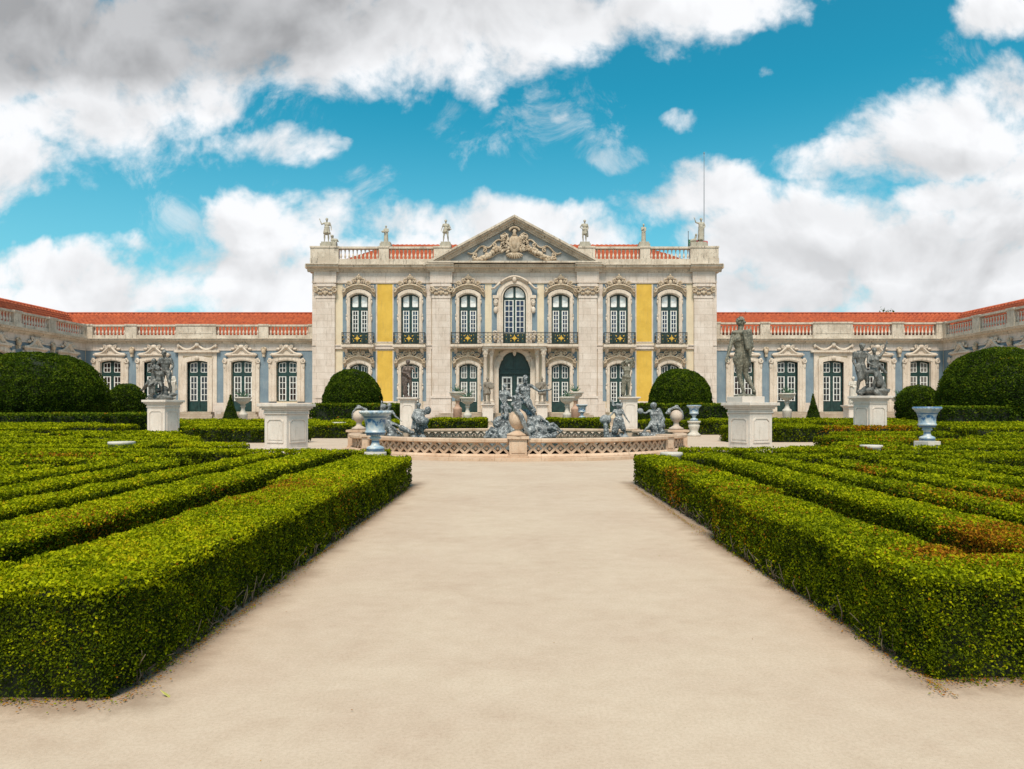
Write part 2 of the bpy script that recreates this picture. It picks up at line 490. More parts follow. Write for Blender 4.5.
def baluster_mesh(h):
    b = MB()
    pr = [(.085, 0), (.085, .05), (.05, .07), (.045, .10), (.085, .22), (.10, .30), (.085, .40), (.048, .58), (.04, .72), (.06, .80), (.045, .84), (.085, .88), (.085, 1.0)]
    b.lathe([(r, z*h) for r, z in pr], 8)
    return b.mesh('baluster', MAT['stone_plain'])

CORNICE = [(0, 0), (-.10, 0), (-.10, .10), (-.18, .14), (-.20, .28), (-.34, .32), (-.48, .40), (-.50, .56), (-.58, .60), (-.58, .66), (.1, .74), (.1, 0)]
def scaled(prof, sy, sz, y=0, z=0): return [(p[0]*sy+y, p[1]*sz+z) for p in prof]

def facade_wall(mb, x0, x1, z0, z1, holes, th=.5):
    """wall slab with rectangular openings (xa,xb,za,zb), openings sorted and grouped by x"""
    xs = sorted({x0, x1, *[h[0] for h in holes], *[h[1] for h in holes]})
    for a, c in zip(xs[:-1], xs[1:]):
        hs = sorted([(h[2], h[3]) for h in holes if h[0] <= a+1e-6 and h[1] >= c-1e-6])
        z = z0
        for (ha, hb) in hs:
            if ha > z+1e-6: mb.box(a, c, 0, th, z, ha)
            z = hb
        if z < z1: mb.box(a, c, 0, th, z, z1)

def roof_slope(name, parent, mat, P00, P10, P01, P11, loc=(0, 0, 0), rz=0.0, rib=.42, course=.5):
    """tiled slope between an eave (P00-P10) and a ridge (P01-P11); real ribs and courses"""
    P00, P10, P01, P11 = map(Vector, (P00, P10, P01, P11))
    L = max((P10-P00).length, (P11-P01).length); Hh = ((P01+P11)/2-(P00+P10)/2).length
    nx = int(L/rib)*5; ny = max(2, int(Hh/course))
    nrm = (P10-P00).cross(P01-P00).normalized()
    if nrm.z < 0: nrm = -nrm
    vs = []; fs = []; rows = []
    for j in range(ny):
        for e in (0.0, .999):
            rows.append(((j+e)/ny, .07*(1-e)))
    xmin = min(P00.x, P01.x, P10.x, P11.x)
    for (t, st) in rows:
        for i in range(nx+1):
            s = i/nx
            p = (P00*(1-s)+P10*s)*(1-t)+(P01*(1-s)+P11*s)*t
            dist = (P00 - p).dot((P10-P00).normalized())
            vs.append(p + nrm*(st + (.10)*abs(math.sin(dist*math.pi/rib))))
    n = nx+1
    for j in range(len(rows)-1):
        for i in range(nx):
            fs.append((j*n+i, j*n+i+1, (j+1)*n+i+1, (j+1)*n+i))
    me = bpy.data.meshes.new(name); me.from_pydata([tuple(v) for v in vs], [], fs)
    me.polygons.foreach_set('use_smooth', [True]*len(fs)); me.materials.append(mat); me.update()
    return link(name, me, parent, loc, rz)

def balustrade(parent, x0, x1, z0, z1, piers, blanks, bal, loc=(0, 0, 0), rz=0.0, base=.35, rail=.17, pitch=.30, y0=-.08, y1=.34):
    """base course, piers, rail as one mesh; every baluster its own sub-part"""
    b = MB()
    b.box(x0, x1, y0, y1, z0, z0+base)
    b.box(x0, x1, y0-.05, y1+.05, z1-rail, z1)
    for (a, c) in list(piers)+list(blanks):
        b.box(a, c, y0-.03, y1+.03, z0+base, z1-rail)
        b.box(a-.04, c+.04, y0-.09, y1+.09, z1-.10, z1+.04)
        b.box(a-.03, c+.03, y0-.07, y1+.07, z0, z0+base+.06)
    for (a, c) in blanks:
        b.box(a+.25, c-.25, y0-.06, y0-.031, z0+base+.14, z1-rail-.1)
    o = link('balustrade', b.mesh('balustrade', MAT['cornice']), parent, loc, rz)
    sp = sorted(list(piers)+list(blanks)); x = x0; gaps = []
    for (a, c) in sp:
        if a-x > .5: gaps.append((x, a))
        x = c
    if x1-x > .5: gaps.append((x, x1))
    for (a, c) in gaps:
        n = max(1, int((c-a)/pitch))
        for i in range(n):
            link('baluster', bal, o, (a+(c-a)*(i+.5)/n, (y0+y1)/2, z0+base))
    return o

# ------------------------------------------------------------ central block
PY = 60.0
palace = empty('palace', (-.13, PY, 0))
tag(palace, 'two storey cream, blue and yellow palace block with a carved central pediment', 'palace')
UW, UH, UR = 1.56, 4.3, .30        # upper windows
LWID, LH, LR = 1.56, 4.15, .28     # lower windows
UZ, LZ = 6.85, 1.0
bays = [(-13.3, 'A'), (-8.93, 'B'), (-3.95, 'C'), (3.95, 'C'), (8.93, 'B'), (13.3, 'A')]
w = MB(); holes = []
for x, _ in bays:
    holes += [(x-UW/2, x+UW/2, UZ, UZ+UH), (x-LWID/2, x+LWID/2, LZ, LZ+LH)]
holes += [(-.98, .98, 6.85, 11.85), (-1.35, 1.35, .95, 6.2)]
facade_wall(w, -17.3, 17.3, 0, 13.6, holes)
w.box(-17.3, -16.8, .5, 13, 0, 13.6); w.box(16.8, 17.3, .5, 13, 0, 13.6); w.box(-16.8, 16.8, 12.5, 13, 0, 13.6)
link('wall', w.mesh('wall', MAT['plaster']), palace)
fl = MB(); fl.box(-16.8, 16.8, .5, 12.5, 13.2, 13.5); fl.box(-16.8, 16.8, .5, 12.5, 6.3, 6.5); link('floor_slab', fl.mesh('floor_slab', MAT['plaster']), palace)
# colour fields
def field(xc, hw, z0, z1, hole, mat, nm):
    b = MB()
    if hole:
        a, c, hz0, hz1 = hole
        b.box(xc-hw, a, -.02, -.003, z0, z1); b.box(c, xc+hw, -.02, -.003, z0, z1)
        if hz1 < z1: b.box(a, c, -.02, -.003, hz1, z1)
    else: b.box(xc-hw, xc+hw, -.02, -.003, z0, z1)
    return link(nm, b.mesh(nm, MAT[mat]), palace)
for x, _ in bays:
    field(x, 1.42, 6.95, 12.0, (x-UW/2, x+UW/2, UZ, UZ+UH), 'blue', 'blue_panel')
    field(x, 1.42, 1.95, 6.2, (x-LWID/2, x+LWID/2, LZ, LZ+LH), 'blue', 'blue_panel')
field(0, 1.95, 6.95, 12.0, (-.98, .98, UZ, 11.85), 'blue', 'blue_panel')
for sx in (-1, 1):
    field(sx*11.1, .66, 7.05, 12.0, None, 'yellow', 'yellow_panel')
    field(sx*11.1, .66, 1.95, 6.3, None, 'yellow', 'yellow_panel')
    b = MB()                                                            # thin stone frame round the yellow fields
    for (z0, z1) in ((7.05, 12.0), (1.95, 6.3)):
        o_ = [(sx*11.1-.74, z0-.08), (sx*11.1-.74, z1+.08), (sx*11.1+.74, z1+.08), (sx*11.1+.74, z0-.08)]
        i_ = [(sx*11.1-.66, z0), (sx*11.1-.66, z1), (sx*11.1+.66, z1), (sx*11.1+.66, z0)]
        b.ring(o_, i_, -.04, -.001, True)
    link('panel_frame', b.mesh('panel_frame', MAT['stone_plain']), palace)
# pilasters
def pilaster(xc, wd, extra):
    b = MB(); h = wd/2
    b.box(xc-h-.12, xc+h+.12, -.36, -.001, .5, 1.0); b.box(xc-h-.06, xc+h+.06, -.30, -.002, 1.0, 2.2)
    b.box(xc-h-.10, xc+h+.10, -.35, -.003, 2.2, 2.38)
    b.box(xc-h, xc+h, -.24, -.004, 2.38, 10.75)
    b.box(xc-h-.04, xc+h+.04, -.29, -.003, 10.75, 10.92)
    b.box(xc-h-.02, xc+h+.02, -.24, -.004, 10.92, 11.8)
    b.box(xc-h-.12, xc+h+.12, -.36, -.003, 11.75, 11.95)
    b.box(xc-h+.0, xc+h-.0, -.27, -.003, 11.95, 13.1)
    for (a, c) in extra: b.box(a, c, -.12, -.0015, .55, 11.95)          # flat strips beside it
    p = link('pilaster', b.mesh('pilaster', MAT['stone']), palace)
    r_ = MB()
    for sx in (-1, 1):
        r_.tube(spiral(xc+sx*(h+.02), 11.45, .26, 1.6, 1.0, sx, -.36), lambda t: .085*(1-.5*t), 6)
        for k in range(4):
            r_.ell((xc+sx*(.18+k*.17), -.30, 11.25-.06*k*(3-k)), (.10, .08, .13), 6, 5)
    r_.ell((xc, -.32, 11.2), (.14, .1, .2), 8, 6)
    r_.tube([(xc-.7, -.3, 11.6), (xc-.35, -.34, 11.42), (xc, -.36, 11.62), (xc+.35, -.34, 11.42), (xc+.7, -.3, 11.6)], .06, 6)
    link('capital', r_.mesh('capital', MAT['relief']), p)
for sx in (-1, 1):
    pilaster(sx*16.15, 1.6, [(min(sx*17.3, sx*16.97), max(sx*17.3, sx*16.97))])
    pilaster(sx*6.26, 1.55, [(sx*7.33-.22, sx*7.33+.22)])
# plinth band and string course
b = MB()
def band_between(b, x0, x1, z0, z1, d, gaps):
    x = x0
    for (a, c) in sorted(gaps):
        if a > x: b.box(x, a, -d, -.0012, z0, z1)
        x = max(x, c)
    if x1 > x: b.box(x, x1, -d, -.0012, z0, z1)
gp = [(x-1.15, x+1.15) for x, _ in bays] + [(-1.9, 1.9)] + [(s*16.15-.92, s*16.15+.92) for s in (-1, 1)] + [(s*6.26-.9, s*6.26+.9) for s in (-1, 1)]
x_ = -17.3
for (a, c) in sorted(gp)+[(17.3, 17.3)]:
    if a > x_+.02:
        b = MB(); b.box(x_, a, -.10, -.0012, .5, 1.9); link('plinth', b.mesh('plinth', MAT['stone']), palace)
    x_ = max(x_, c)
b = MB()
gp = [(s*16.15-.81, s*16.15+.81) for s in (-1, 1)] + [(s*6.26-.78, s*6.26+.78) for s in (-1, 1)]
band_between(b, -17.3, 17.3, 6.42, 6.78, .13, gp); band_between(b, -17.3, 17.3, 6.70, 6.779, .19, gp)
link('string_course', b.mesh('string_course', MAT['stone']), palace)
# entablature
b = MB(); b.box(-17.34, 17.34, -.10, -.0007, 12.05, 12.2); b.box(-17.32, 17.32, -.06, -.0008, 12.2, 13.0)
for sx in (-1, 1):
    b.box(sx*16.15-.95, sx*16.15+.95, -.33, -.1001, 12.05, 13.0); b.box(sx*6.26-.95, sx*6.26+.95, -.33, -.1001, 12.05, 13.0)
link('frieze', b.mesh('frieze', MAT['stone']), palace)
b = MB(); b.extr(scaled(CORNICE, 1.15, .9, -.02, 12.98), -17.3, 17.3)
for sx in (-1, 1):
    for xc, hw in ((16.3, 1.35), (6.3, 1.15)):
        b.extr(scaled(CORNICE, 1.15, .9, -.25, 12.985), sx*xc-hw, sx*xc+hw)
b.box(-17.85, -17.3, -.4, 13, 13.3, 13.6); b.box(17.3, 17.85, -.4, 13, 13.3, 13.6)
b.box(-17.7, -17.3, -.2, 13, 13.1, 13.3); b.box(17.3, 17.7, -.2, 13, 13.1, 13.3)
link('cornice', b.mesh('cornice', MAT['cornice']), palace)
bal = baluster_mesh(.86)
for sx in (-1, 1):
    pr = [(15.05, 17.45), (10.75, 11.6), (5.5, 6.9)]
    pr = [(a, c) if sx > 0 else (-c, -a) for a, c in pr]
    x0, x1 = (5.5, 17.45) if sx > 0 else (-17.45, -5.5)
    balustrade(palace, x0, x1, 13.62, 15.17, pr, [], bal, base=.50, rail=.17, pitch=.33, y0=-.15, y1=.3)
b = MB(); b.box(-17.4, -17.0, .32, 12.9, 13.55, 15.1); b.box(17.0, 17.4, .32, 12.9, 13.55, 15.1)
link('side_parapet', b.mesh('side_parapet', MAT['cornice']), palace)
# pediment
b = MB(); b.prism([(-7.1, 13.6), (0, 17.35), (7.1, 13.6)], -.16, .5)
link('tympanum', b.mesh('tympanum', MAT['tympanum']), palace)
b = MB()
sl = math.atan2(17.85-13.62, 7.35)
for sx in (-1, 1):
    p0 = Vector((sx*7.75, 0, 13.55)); p1 = Vector((0, 0, 17.72))
    d = (p1-p0).normalized(); nrm = Vector((-d.z, 0, d.x)) * (1 if sx < 0 else -1)
    for (o0, o1, y0) in ((-.0, -.16, -.86), (-.16, -.30, -.72), (-.30, -.46, -.46), (-.46, -.60, -.34)):
        a = [p0+nrm*o0, p1+nrm*0, p1+nrm*0, p0+nrm*o1]
        q = [(p0+nrm*o0), Vector((0, 0, 17.72+o0/abs(nrm.z))), Vector((0, 0, 17.72+o1/abs(nrm.z))), (p0+nrm*o1)]
        b.prism([(v.x, v.z) for v in q], y0, .6)
b.box(-7.4, 7.4, -.9, .1, 13.66, 13.80)
link('pediment_cornice', b.mesh('pediment_cornice', MAT['cornice']), palace)
# roof over the pediment
roof_slope('pediment_roof', palace, MAT['tiles'], (-7.3, .6, 13.7), (-7.3, 6, 13.7), (0, .6, 17.7), (0, 6, 17.7))
roof_slope('pediment_roof', palace, MAT['tiles'], (7.3, .6, 13.7), (7.3, 6, 13.7), (0, .6, 17.7), (0, 6, 17.7))
# relief in the pediment
b = MB(); rr = random.Random(5); Y0 = -.32
b.ell((0, Y0, 15.35), (.52, .24, .80), 12, 8); b.ell((0, Y0-.14, 15.42), (.30, .18, .55), 10, 8)
for k in range(9):
    a = (k-4)*.30
    b.ell((math.sin(a)*.5, Y0, 14.55-math.cos(a)*.18), (.10, .12, .30), 6, 5, Matrix.Rotation(-a, 3, 'Y'))
b.tube([(math.cos(a)*.42, Y0-.1, 16.45+math.sin(a)*.32) for a in [i*math.pi/10 for i in range(11)]], .10, 6)
b.lathe([(.16, 0), (.22, .1), (.13, .3), (.2, .45), (.1, .6)], 8, (0, Y0, 16.0))
for sx in (-1, 1):
    for k in range(14):                                                  # wings / trophies beside the shield
        b.tube(spiral(sx*rr.uniform(.55, 1.05), rr.uniform(14.9, 16.0), rr.uniform(.14, .26), 1.3, rr.uniform(0, 6), sx, Y0-.05), .07, 6)
        b.ell((sx*rr.uniform(.5, 1.1), Y0, rr.uniform(14.7, 16.1)), (.13, .14, .22), 6, 5, Matrix.Rotation(rr.uniform(-1, 1), 3, 'Y'))
    b.tube([(sx*.5, Y0, 16.1), (sx*.8, Y0, 16.3), (sx*1.05, Y0, 16.15)], .07, 6)
    for k in range(42):                                                 # garland of fruit and leaves
        t = k/41
        x = sx*(1.1+2.9*t); z = 15.05-1.25*t**.75+.12*math.sin(t*9)
        rad = .31*math.sin(math.pi*min(1, t*1.05+.08))**.5*.8+.05
        b.ell((x+rr.uniform(-.08, .08), Y0-rr.uniform(0, .12), z+rr.uniform(-.15, .15)), (rad*.6, rad*.7, rad*rr.uniform(.5, .8)), 6, 5)
    b.tube([(sx*(1.1+2.9*t), Y0+.05, 15.65-1.1*t+.18*math.sin(t*13)) for t in [i/20 for i in range(21)]], .075, 6)
    b.tube([(sx*(1.2+2.4*t), Y0+.05, 14.55-.5*t+.12*math.sin(t*11+1)) for t in [i/16 for i in range(17)]], .06, 6)
    for k in range(3):
        b.tube(spiral(sx*(1.7+.85*k), 15.25-.42*k, .2, 1.2, k, sx, Y0), .06, 6)
link('coat_of_arms', b.mesh('coat_of_arms', MAT['relief']), palace)
# windows
up = window_meshes(UW, UH, UR, 3.05, 1.05, (1, 2), (2, 5), blind=True, mg=.09, trw=.26, post=.07, hd=.15)
upb = dict(up); 
me2 = up['pane'].copy(); me2.materials.clear(); me2.materials.append(MAT['glass_blue']); upb['pane'] = me2
lo = window_meshes(LWID, LH, LR, 2.78, .95, (2, 2), (2, 5), mg=.09, trw=.26, post=.07, hd=.15)
sur_u = surround_mesh(UW, UH, UR, .27, .12); sur_l = surround_mesh(LWID, LH, LR, .27, .12)
crest_u = [crest_mesh(2.75, 1.5, 0, s) for s in (1, 2)]; crest_l = [crest_mesh(2.6, 1.35, 1, s) for s in (3, 4)]
def railing(x0, x1, depth, gold_cs):
    """iron balcony front with scrollwork; returns iron mesh and gilding mesh"""
    b = MB(); g = MB(); h = 1.0
    L = x1-x0
    segs = [((x0, -depth), (x1, -depth)), ((x0, -depth), (x0, -.2)), ((x1, -depth), (x1, -.2))]
    for (p, q) in segs:
        P = Vector((p[0], p[1], 0)); Q = Vector((q[0], q[1], 0)); l = (Q-P).length; d = (Q-P)/l
        for z, r in ((h, .032), (.06, .028), (h-.12, .016)):
            b.tube([P+Vector((0, 0, z)), Q+Vector((0, 0, z))], r, 5)
        n = max(1, int(l/.34))
        for i in range(n+1):
            c = P+d*(l*i/n)
            b.tube([c+Vector((0, 0, .05)), c+Vector((0, 0, h))], .017, 4)
        for i in range(n):
            c = P+d*(l*(i+.5)/n)
            for (zz, rr_) in ((.30, .13), (.62, .13)):
                b.tube([c+d*(rr_*math.cos(a)*(1-.0*a))+Vector((0, 0, zz+rr_*math.sin(a))) for a in [k*math.pi/5 for k in range(11)]], .017, 4)
            nn = d.cross(Vector((0, 0, 1)))
            g.ell(c+Vector((0, 0, .46))-nn*0, (.035, .035, .05), 6, 4); g.ell(c+Vector((0, 0, .77)), (.03, .03, .045), 6, 4)
    for c in gold_cs:
        for k in range(8):
            a = k*math.pi/4; l = .24 if k % 2 == 0 else .15
            g.ell((c+math.sin(a)*l*.5, -depth-.035, .5+math.cos(a)*l*.5*1.15), (.05, .02, l*.62), 6, 4, Matrix.Rotation(a, 3, 'Y'))
        for k in range(4):
            a = k*math.pi/2+.78
            g.ell((c+math.sin(a)*.42, -depth-.03, .5+math.cos(a)*.30), (.05, .02, .06), 6, 4)
    return b.mesh('railing', MAT['iron']), g.mesh('gilding', MAT['gold'])
bb = MB()
bb.box(-1.38, 1.38, -.85, .0, -.20, 0); bb.box(-1.32, 1.32, -.78, .0, -.28, -.20); bb.box(-1.30, 1.30, -.6, 0, -.36, -.28)
for sx in (-1, 1):
    bb.extr([(0, -.9), (-.12, -.86), (-.2, -.7), (-.5, -.5), (-.62, -.36), (0, -.36)], sx*1.05-.12, sx*1.05+.12)
balc = bb.mesh('balcony', MAT['stone_plain'])
rail_me, gild_me = railing(-1.32, 1.32, .78, [0])
for i, (x, k) in enumerate(bays):
    sgn = 1 if x > 0 else -1
    mset = upb if (x > -9 ) else up
    place_window(palace, mset, (x, 0, UZ), 0, [('surround', sur_u, (0, 0, 0)), ('crest', crest_u[i % 2], (0, 0, UH+.16))])
    place_window(palace, lo, (x, 0, LZ), 0, [('surround', sur_l, (0, 0, 0)), ('crest', crest_l[i % 2], (0, 0, LH+.10))])
    if k != 'C':
        o = link('balcony', balc, palace, (x, 0, 6.74)); link('railing', rail_me, o); link('gilding', gild_me, o)
# long central balcony
b = MB()
b.box(-5.42, 5.42, -.9, 0, 6.56, 6.76); b.box(-5.3, 5.3, -.78, 0, 6.45, 6.56)
b.box(-2.75, 2.75, -1.5, -.9, 6.55, 6.765); b.box(-2.65, 2.65, -1.38, -.1, 6.36, 6.55)
for sx in (-1, 1):
    for x in (5.0, 2.98):
        b.extr([(0, 6.0), (-.12, 6.02), (-.25, 6.15), (-.6, 6.35), (-.75, 6.5), (0, 6.5)], sx*x-.13, sx*x+.13)
cb = link('balcony', b.mesh('balcony', MAT['stone_plain']), palace)
r2, g2 = railing(-5.35, 5.35, .82, [-3.95, 0, 3.95])
link('railing', r2, cb, (0, 0, 6.76)); link('gilding', g2, cb, (0, 0, 6.76))
# central upper window
cw = window_meshes(1.96, 5.0, .95, 3.92, 1.0, (1, 1), (2, 6), glass='glass_blue', blind=True, trw=.16)
b = MB(); inn = arch(1.96, 0, 4.05, .95, 16); out = arch(3.0, 0, 4.35, 1.2, 16); b.ring(out, inn, -.18, .34)
b.ring(arch(2.7, 0, 4.25, 1.12, 16), arch(2.3, 0, 4.12, 1.0, 16), -.26, -.181)
for sx in (-1, 1):
    b.box(min(sx*1.35, sx*1.85), max(sx*1.35, sx*1.85), -.3, -.0, 3.9, 4.15)
    b.tube([(sx*1.2, -.32, 5.25), (sx*1.45, -.34, 5.0), (sx*1.7, -.34, 4.75), (sx*2.0, -.34, 4.7)], .09, 6)
    for z in (3.5, 2.9): b.ell((sx*1.6, -.2, z), (.2, .14, .3), 8, 6)
    b.tube(spiral(sx*1.62, 3.6, .2, 1.4, 1, sx, -.28), .06, 6); b.tube(spiral(sx*1.65, .9, .22, 1.4, -1, sx, -.24), .07, 6)
    b.ell((sx*1.62, -.18, .55), (.2, .14, .4), 8, 6)
b.tube([(-1.2+2.4*i/12, -.34, 5.25+.5*math.sin(math.pi*i/12)) for i in range(13)], .09, 6)
b.tube([(-1.2+2.4*i/12, -.26, 5.12+.5*math.sin(math.pi*i/12)) for i in range(13)], .08, 6)
b.ell((0, -.3, 5.5), (.2, .16, .28), 8, 6)
sur_c = b.mesh('surround', MAT['stone_plain'])
place_window(palace, cw, (0, 0, 6.85), 0, [('surround', sur_c, (0, 0, 0))])
# portal: door, arch and paired columns
def ogee(w_, z0, zs, zt, n=16):
    pts = [(-w_/2, z0), (-w_/2, zs)]
    for i in range(1, n):
        t = -1+2*i/n
        x = t*w_/2; a = abs(t)
        KA = (0, .2, .4, .6, .75, .88, 1.0); KZ = (1, .985, .93, .80, .62, .36, 0)
        z = zs+(zt-zs)*float(np.interp(a, KA, KZ))
        pts.append((x, z))
    return pts + [(w_/2, zs), (w_/2, z0)]
dr = MB(); dr.prism(ogee(2.7, 0, 3.75, 5.25), .3, .4)
for sx in (-1, 1):
    dr.box(min(sx*.06, sx*1.2), max(sx*.06, sx*1.2), .24, .299, .15, .95); dr.box(min(sx*.2, sx*1.06), max(sx*.2, sx*1.06), .2, .239, .28, .82)
    dr.prism([(sx*.08, 3.78), (sx*.08, 4.85), (sx*.5, 4.6), (sx*.85, 4.1), (sx*.95, 3.78)], .25, .299)
dr.box(-1.33, 1.33, .16, .299, 3.36, 3.52); dr.box(-1.3, 1.3, .21, .299, 3.52, 3.68); dr.box(-.06, .06, .2, .298, 0, 5.1)
door = link('door', dr.mesh('door', MAT['green_paint']), palace, (0, 0, .95))
s = MB(); p = MB()
for sx in (-1, 1):
    x0, x1 = (sx*.28, sx*1.02) if sx > 0 else (sx*1.02, sx*.28)
    p.box(x0, x1, .285, .297, 1.1, 3.05)
    for i in range(3):
        x = x0+(x1-x0)*i/2; hw = .06 if i in (0, 2) else .025; s.box(x-hw, x+hw, .24, .284, 1.04, 3.11)
    for j in range(5):
        z = 1.1+1.95*j/4; hw = .06 if j in (0, 4) else .025; s.box(x0, x1, .243, .2835, z-hw, z+hw)
link('sash', s.mesh('sash', MAT['white_paint']), door); link('pane', p.mesh('pane', MAT['glass']), door)
b = MB(); b.ring(ogee(3.5, .95, 5.0, 6.44), ogee(2.7, .95, 4.7, 6.2), -.22, .42)
b.ring(ogee(3.75, .95, 5.2, 6.49), ogee(3.5, .95, 5.0, 6.44), -.12, .3)
b.ell((0, -.35, 6.15), (.16, .2, .36), 8, 6)
for sx in (-1, 1): b.ell((sx*1.25, -.2, 5.6), (.3, .1, .25), 8, 6)
link('door_surround', b.mesh('door_surround', MAT['stone_plain']), palace)
for sx in (-1, 1):
    for x in (1.95, 2.45):
        b = MB(); c = (sx*x, -1.05 if x > 2 else -.75, 0)
        b.box(c[0]-.25, c[0]+.25, c[1]-.25, c[1]+.25, .95, 1.9)
        b.lathe([(.24, 1.9), (.24, 1.98), (.19, 2.05), (.185, 2.15), (.18, 4.0), (.155, 5.65), (.18, 5.68), (.16, 5.75), (.2, 6.0), (.25, 6.1), (.25, 6.2)], 14, c)
        b.box(c[0]-.26, c[0]+.26, c[1]-.26, c[1]+.26, 6.2, 6.36)
        for a in range(8):
            b.ell((c[0]+.2*math.cos(a*.785), c[1]+.2*math.sin(a*.785), 5.95), (.05, .05, .13), 5, 4)
        link('column', b.mesh('column', MAT['stone_plain']), palace)
# steps and terrace of the central block (terrace top .95)
b = MB(); b.box(-17.3, 17.3, -1.6, -.0, .0, .5); b.box(-6.2, 6.2, -2.2, -.01, .0, .949)
for i in range(6):
    zt = .949-.158*(i+1); b.box(-6.2-.32*(i+1), 6.2+.32*(i+1), -2.2-.34*(i+1), -2.2-.34*i if i else -2.2, 0, zt) if zt > .01 else None
for i in range(5):
    zt = .949-.158*(i+1)
    for sx in (-1, 1):
        xa, xb = sorted((sx*(6.2+.32*i), sx*(6.2+.32*(i+1)))); b.box(xa, xb, -2.2-.34*i, -.012, 0, zt)
link('steps', b.mesh('steps', MAT['step']), palace)
# main roof with hips
roof_slope('roof', palace, MAT['tiles'], (-15.9, 1.2, 13.9), (15.9, 1.2, 13.9), (-11.6, 6.5, 16.85), (11.6, 6.5, 16.85))
roof_slope('roof', palace, MAT['tiles'], (-15.9, 11.8, 13.9), (15.9, 11.8, 13.9), (-11.6, 6.5, 16.85), (11.6, 6.5, 16.85))
roof_slope('roof', palace, MAT['tiles'], (-15.9, 1.2, 13.9), (-15.9, 11.8, 13.9), (-11.6, 6.5, 16.85), (-11.6, 6.5, 16.85))
roof_slope('roof', palace, MAT['tiles'], (15.9, 1.2, 13.9), (15.9, 11.8, 13.9), (11.6, 6.5, 16.85), (11.6, 6.5, 16.85))

# ------------------------------------------------------------ wings
WY = 62.0
WW, WH, WR = 1.84, 3.62, .15
win_w = window_meshes(WW, WH, WR, 2.42, .12, (2, 2), (2, 4), trw=.30, mg=.09, post=.09, hd=.17)
win_d = window_meshes(WW, WH+.9, WR, 3.32, .98, (2, 2), (2, 4), trw=.30, mg=.09, post=.09, hd=.17)
def ear_surround(h):
    b = MB(); zs = h-WR
    b.ring(arch(WW+.8, 0, zs+.28, WR+.12), arch(WW, 0, zs, WR), -.14, .34)
    b.ring(arch(WW+.62, 0, zs+.2, WR+.1), arch(WW+.2, 0, zs+.05, WR+.03), -.18, -.141)
    for sx in (-1, 1):
        x = sx*(WW/2+.52)
        b.box(x-.14, x+.14, -.16, -.0, .0, zs-.05)
        b.tube(spiral(x+sx*.05, zs+.1, .22, 1.5, 1.2, sx, -.2), .075, 6)
        b.ell((x+sx*.06, -.12, zs-.3), (.13, .1, .35), 7, 5)
    # shaped head: cornice with curved crown
    n = 20; up_ = []
    for i in range(n+1):
        t = -1+2*i/n
        z = h+.56+.58*math.exp(-(t/.36)**2)+.05*math.cos(t*1.5)
        up_.append((t*1.32, z))
    b.prism([(-1.2, h+.25)] + [(x*.9, z) for x, z in up_] + [(1.2, h+.25)], -.12, -.002)
    b.tube([(x, -.2, z) for x, z in up_], .10, 6); b.tube([(x*.98, -.14, z-.15) for x, z in up_], .08, 6)
    b.box(-1.42, 1.42, -.3, -.003, h+.45, h+.58)
    b.ell((0, -.2, h+1.22), (.28, .14, .2), 8, 6)
    for sx in (-1, 1):
        b.tube(spiral(sx*.45, h+1.2, .18, 1.4, .5, sx, -.2), .06, 6); b.ell((sx*.75, -.16, h+1.02), (.2, .1, .12), 7, 5)
    return b.mesh('surround', MAT['stone_plain'])
sur_w, sur_d = ear_surround(WH), ear_surround(WH+.9)
def flat_surround(h):
    b = MB(); b.ring(arch(WW+.8, 0, h-WR+.3, WR+.1), arch(WW, 0, h-WR, WR), -.2, .34)
    for sx in (-1, 1):
        b.box(sx*1.48-.22, sx*1.48+.22, -.10, -.001, 0, h+.419)
    b.box(-1.70, 1.70, -.10, -.0011, h+.42, h+.72); b.box(-2.0, 2.0, -.3, -.002, h+.72, h+.9)
    b.ell((0, -.25, h+.2), (.2, .12, .22), 8, 6)
    for sx in (-1, 1):
        pts = [(sx*(.1+1.5*t), -.2, h+1.35-.42*math.sin(math.pi*t)) for t in [i/12 for i in range(13)]]
        b.tube(pts, lambda t: .06+.07*math.sin(math.pi*t), 7)
        b.ell((sx*1.65, -.2, h+1.3), (.13, .1, .2), 7, 5)
    b.ell((0, -.22, h+1.4), (.22, .12, .2), 8, 6)
    return b.mesh('surround', MAT['stone_plain'])
sur_f = flat_surround(WH+.9)
balw = baluster_mesh(.80)
mk = MB(); mk.ell((0, -.22, 0), (.2, .2, .26), 8, 6); mk.tube(spiral(.0, .2, .22, 1.2, 0, 1, -.2), .06, 5); mk.tube(spiral(-.0, .2, .22, 1.2, 0, -1, -.2), .06, 5); mk.box(-.1, .1, -.3, 0, -.45, -.2)
mask_me = mk.mesh('stone_mask', MAT['relief'])

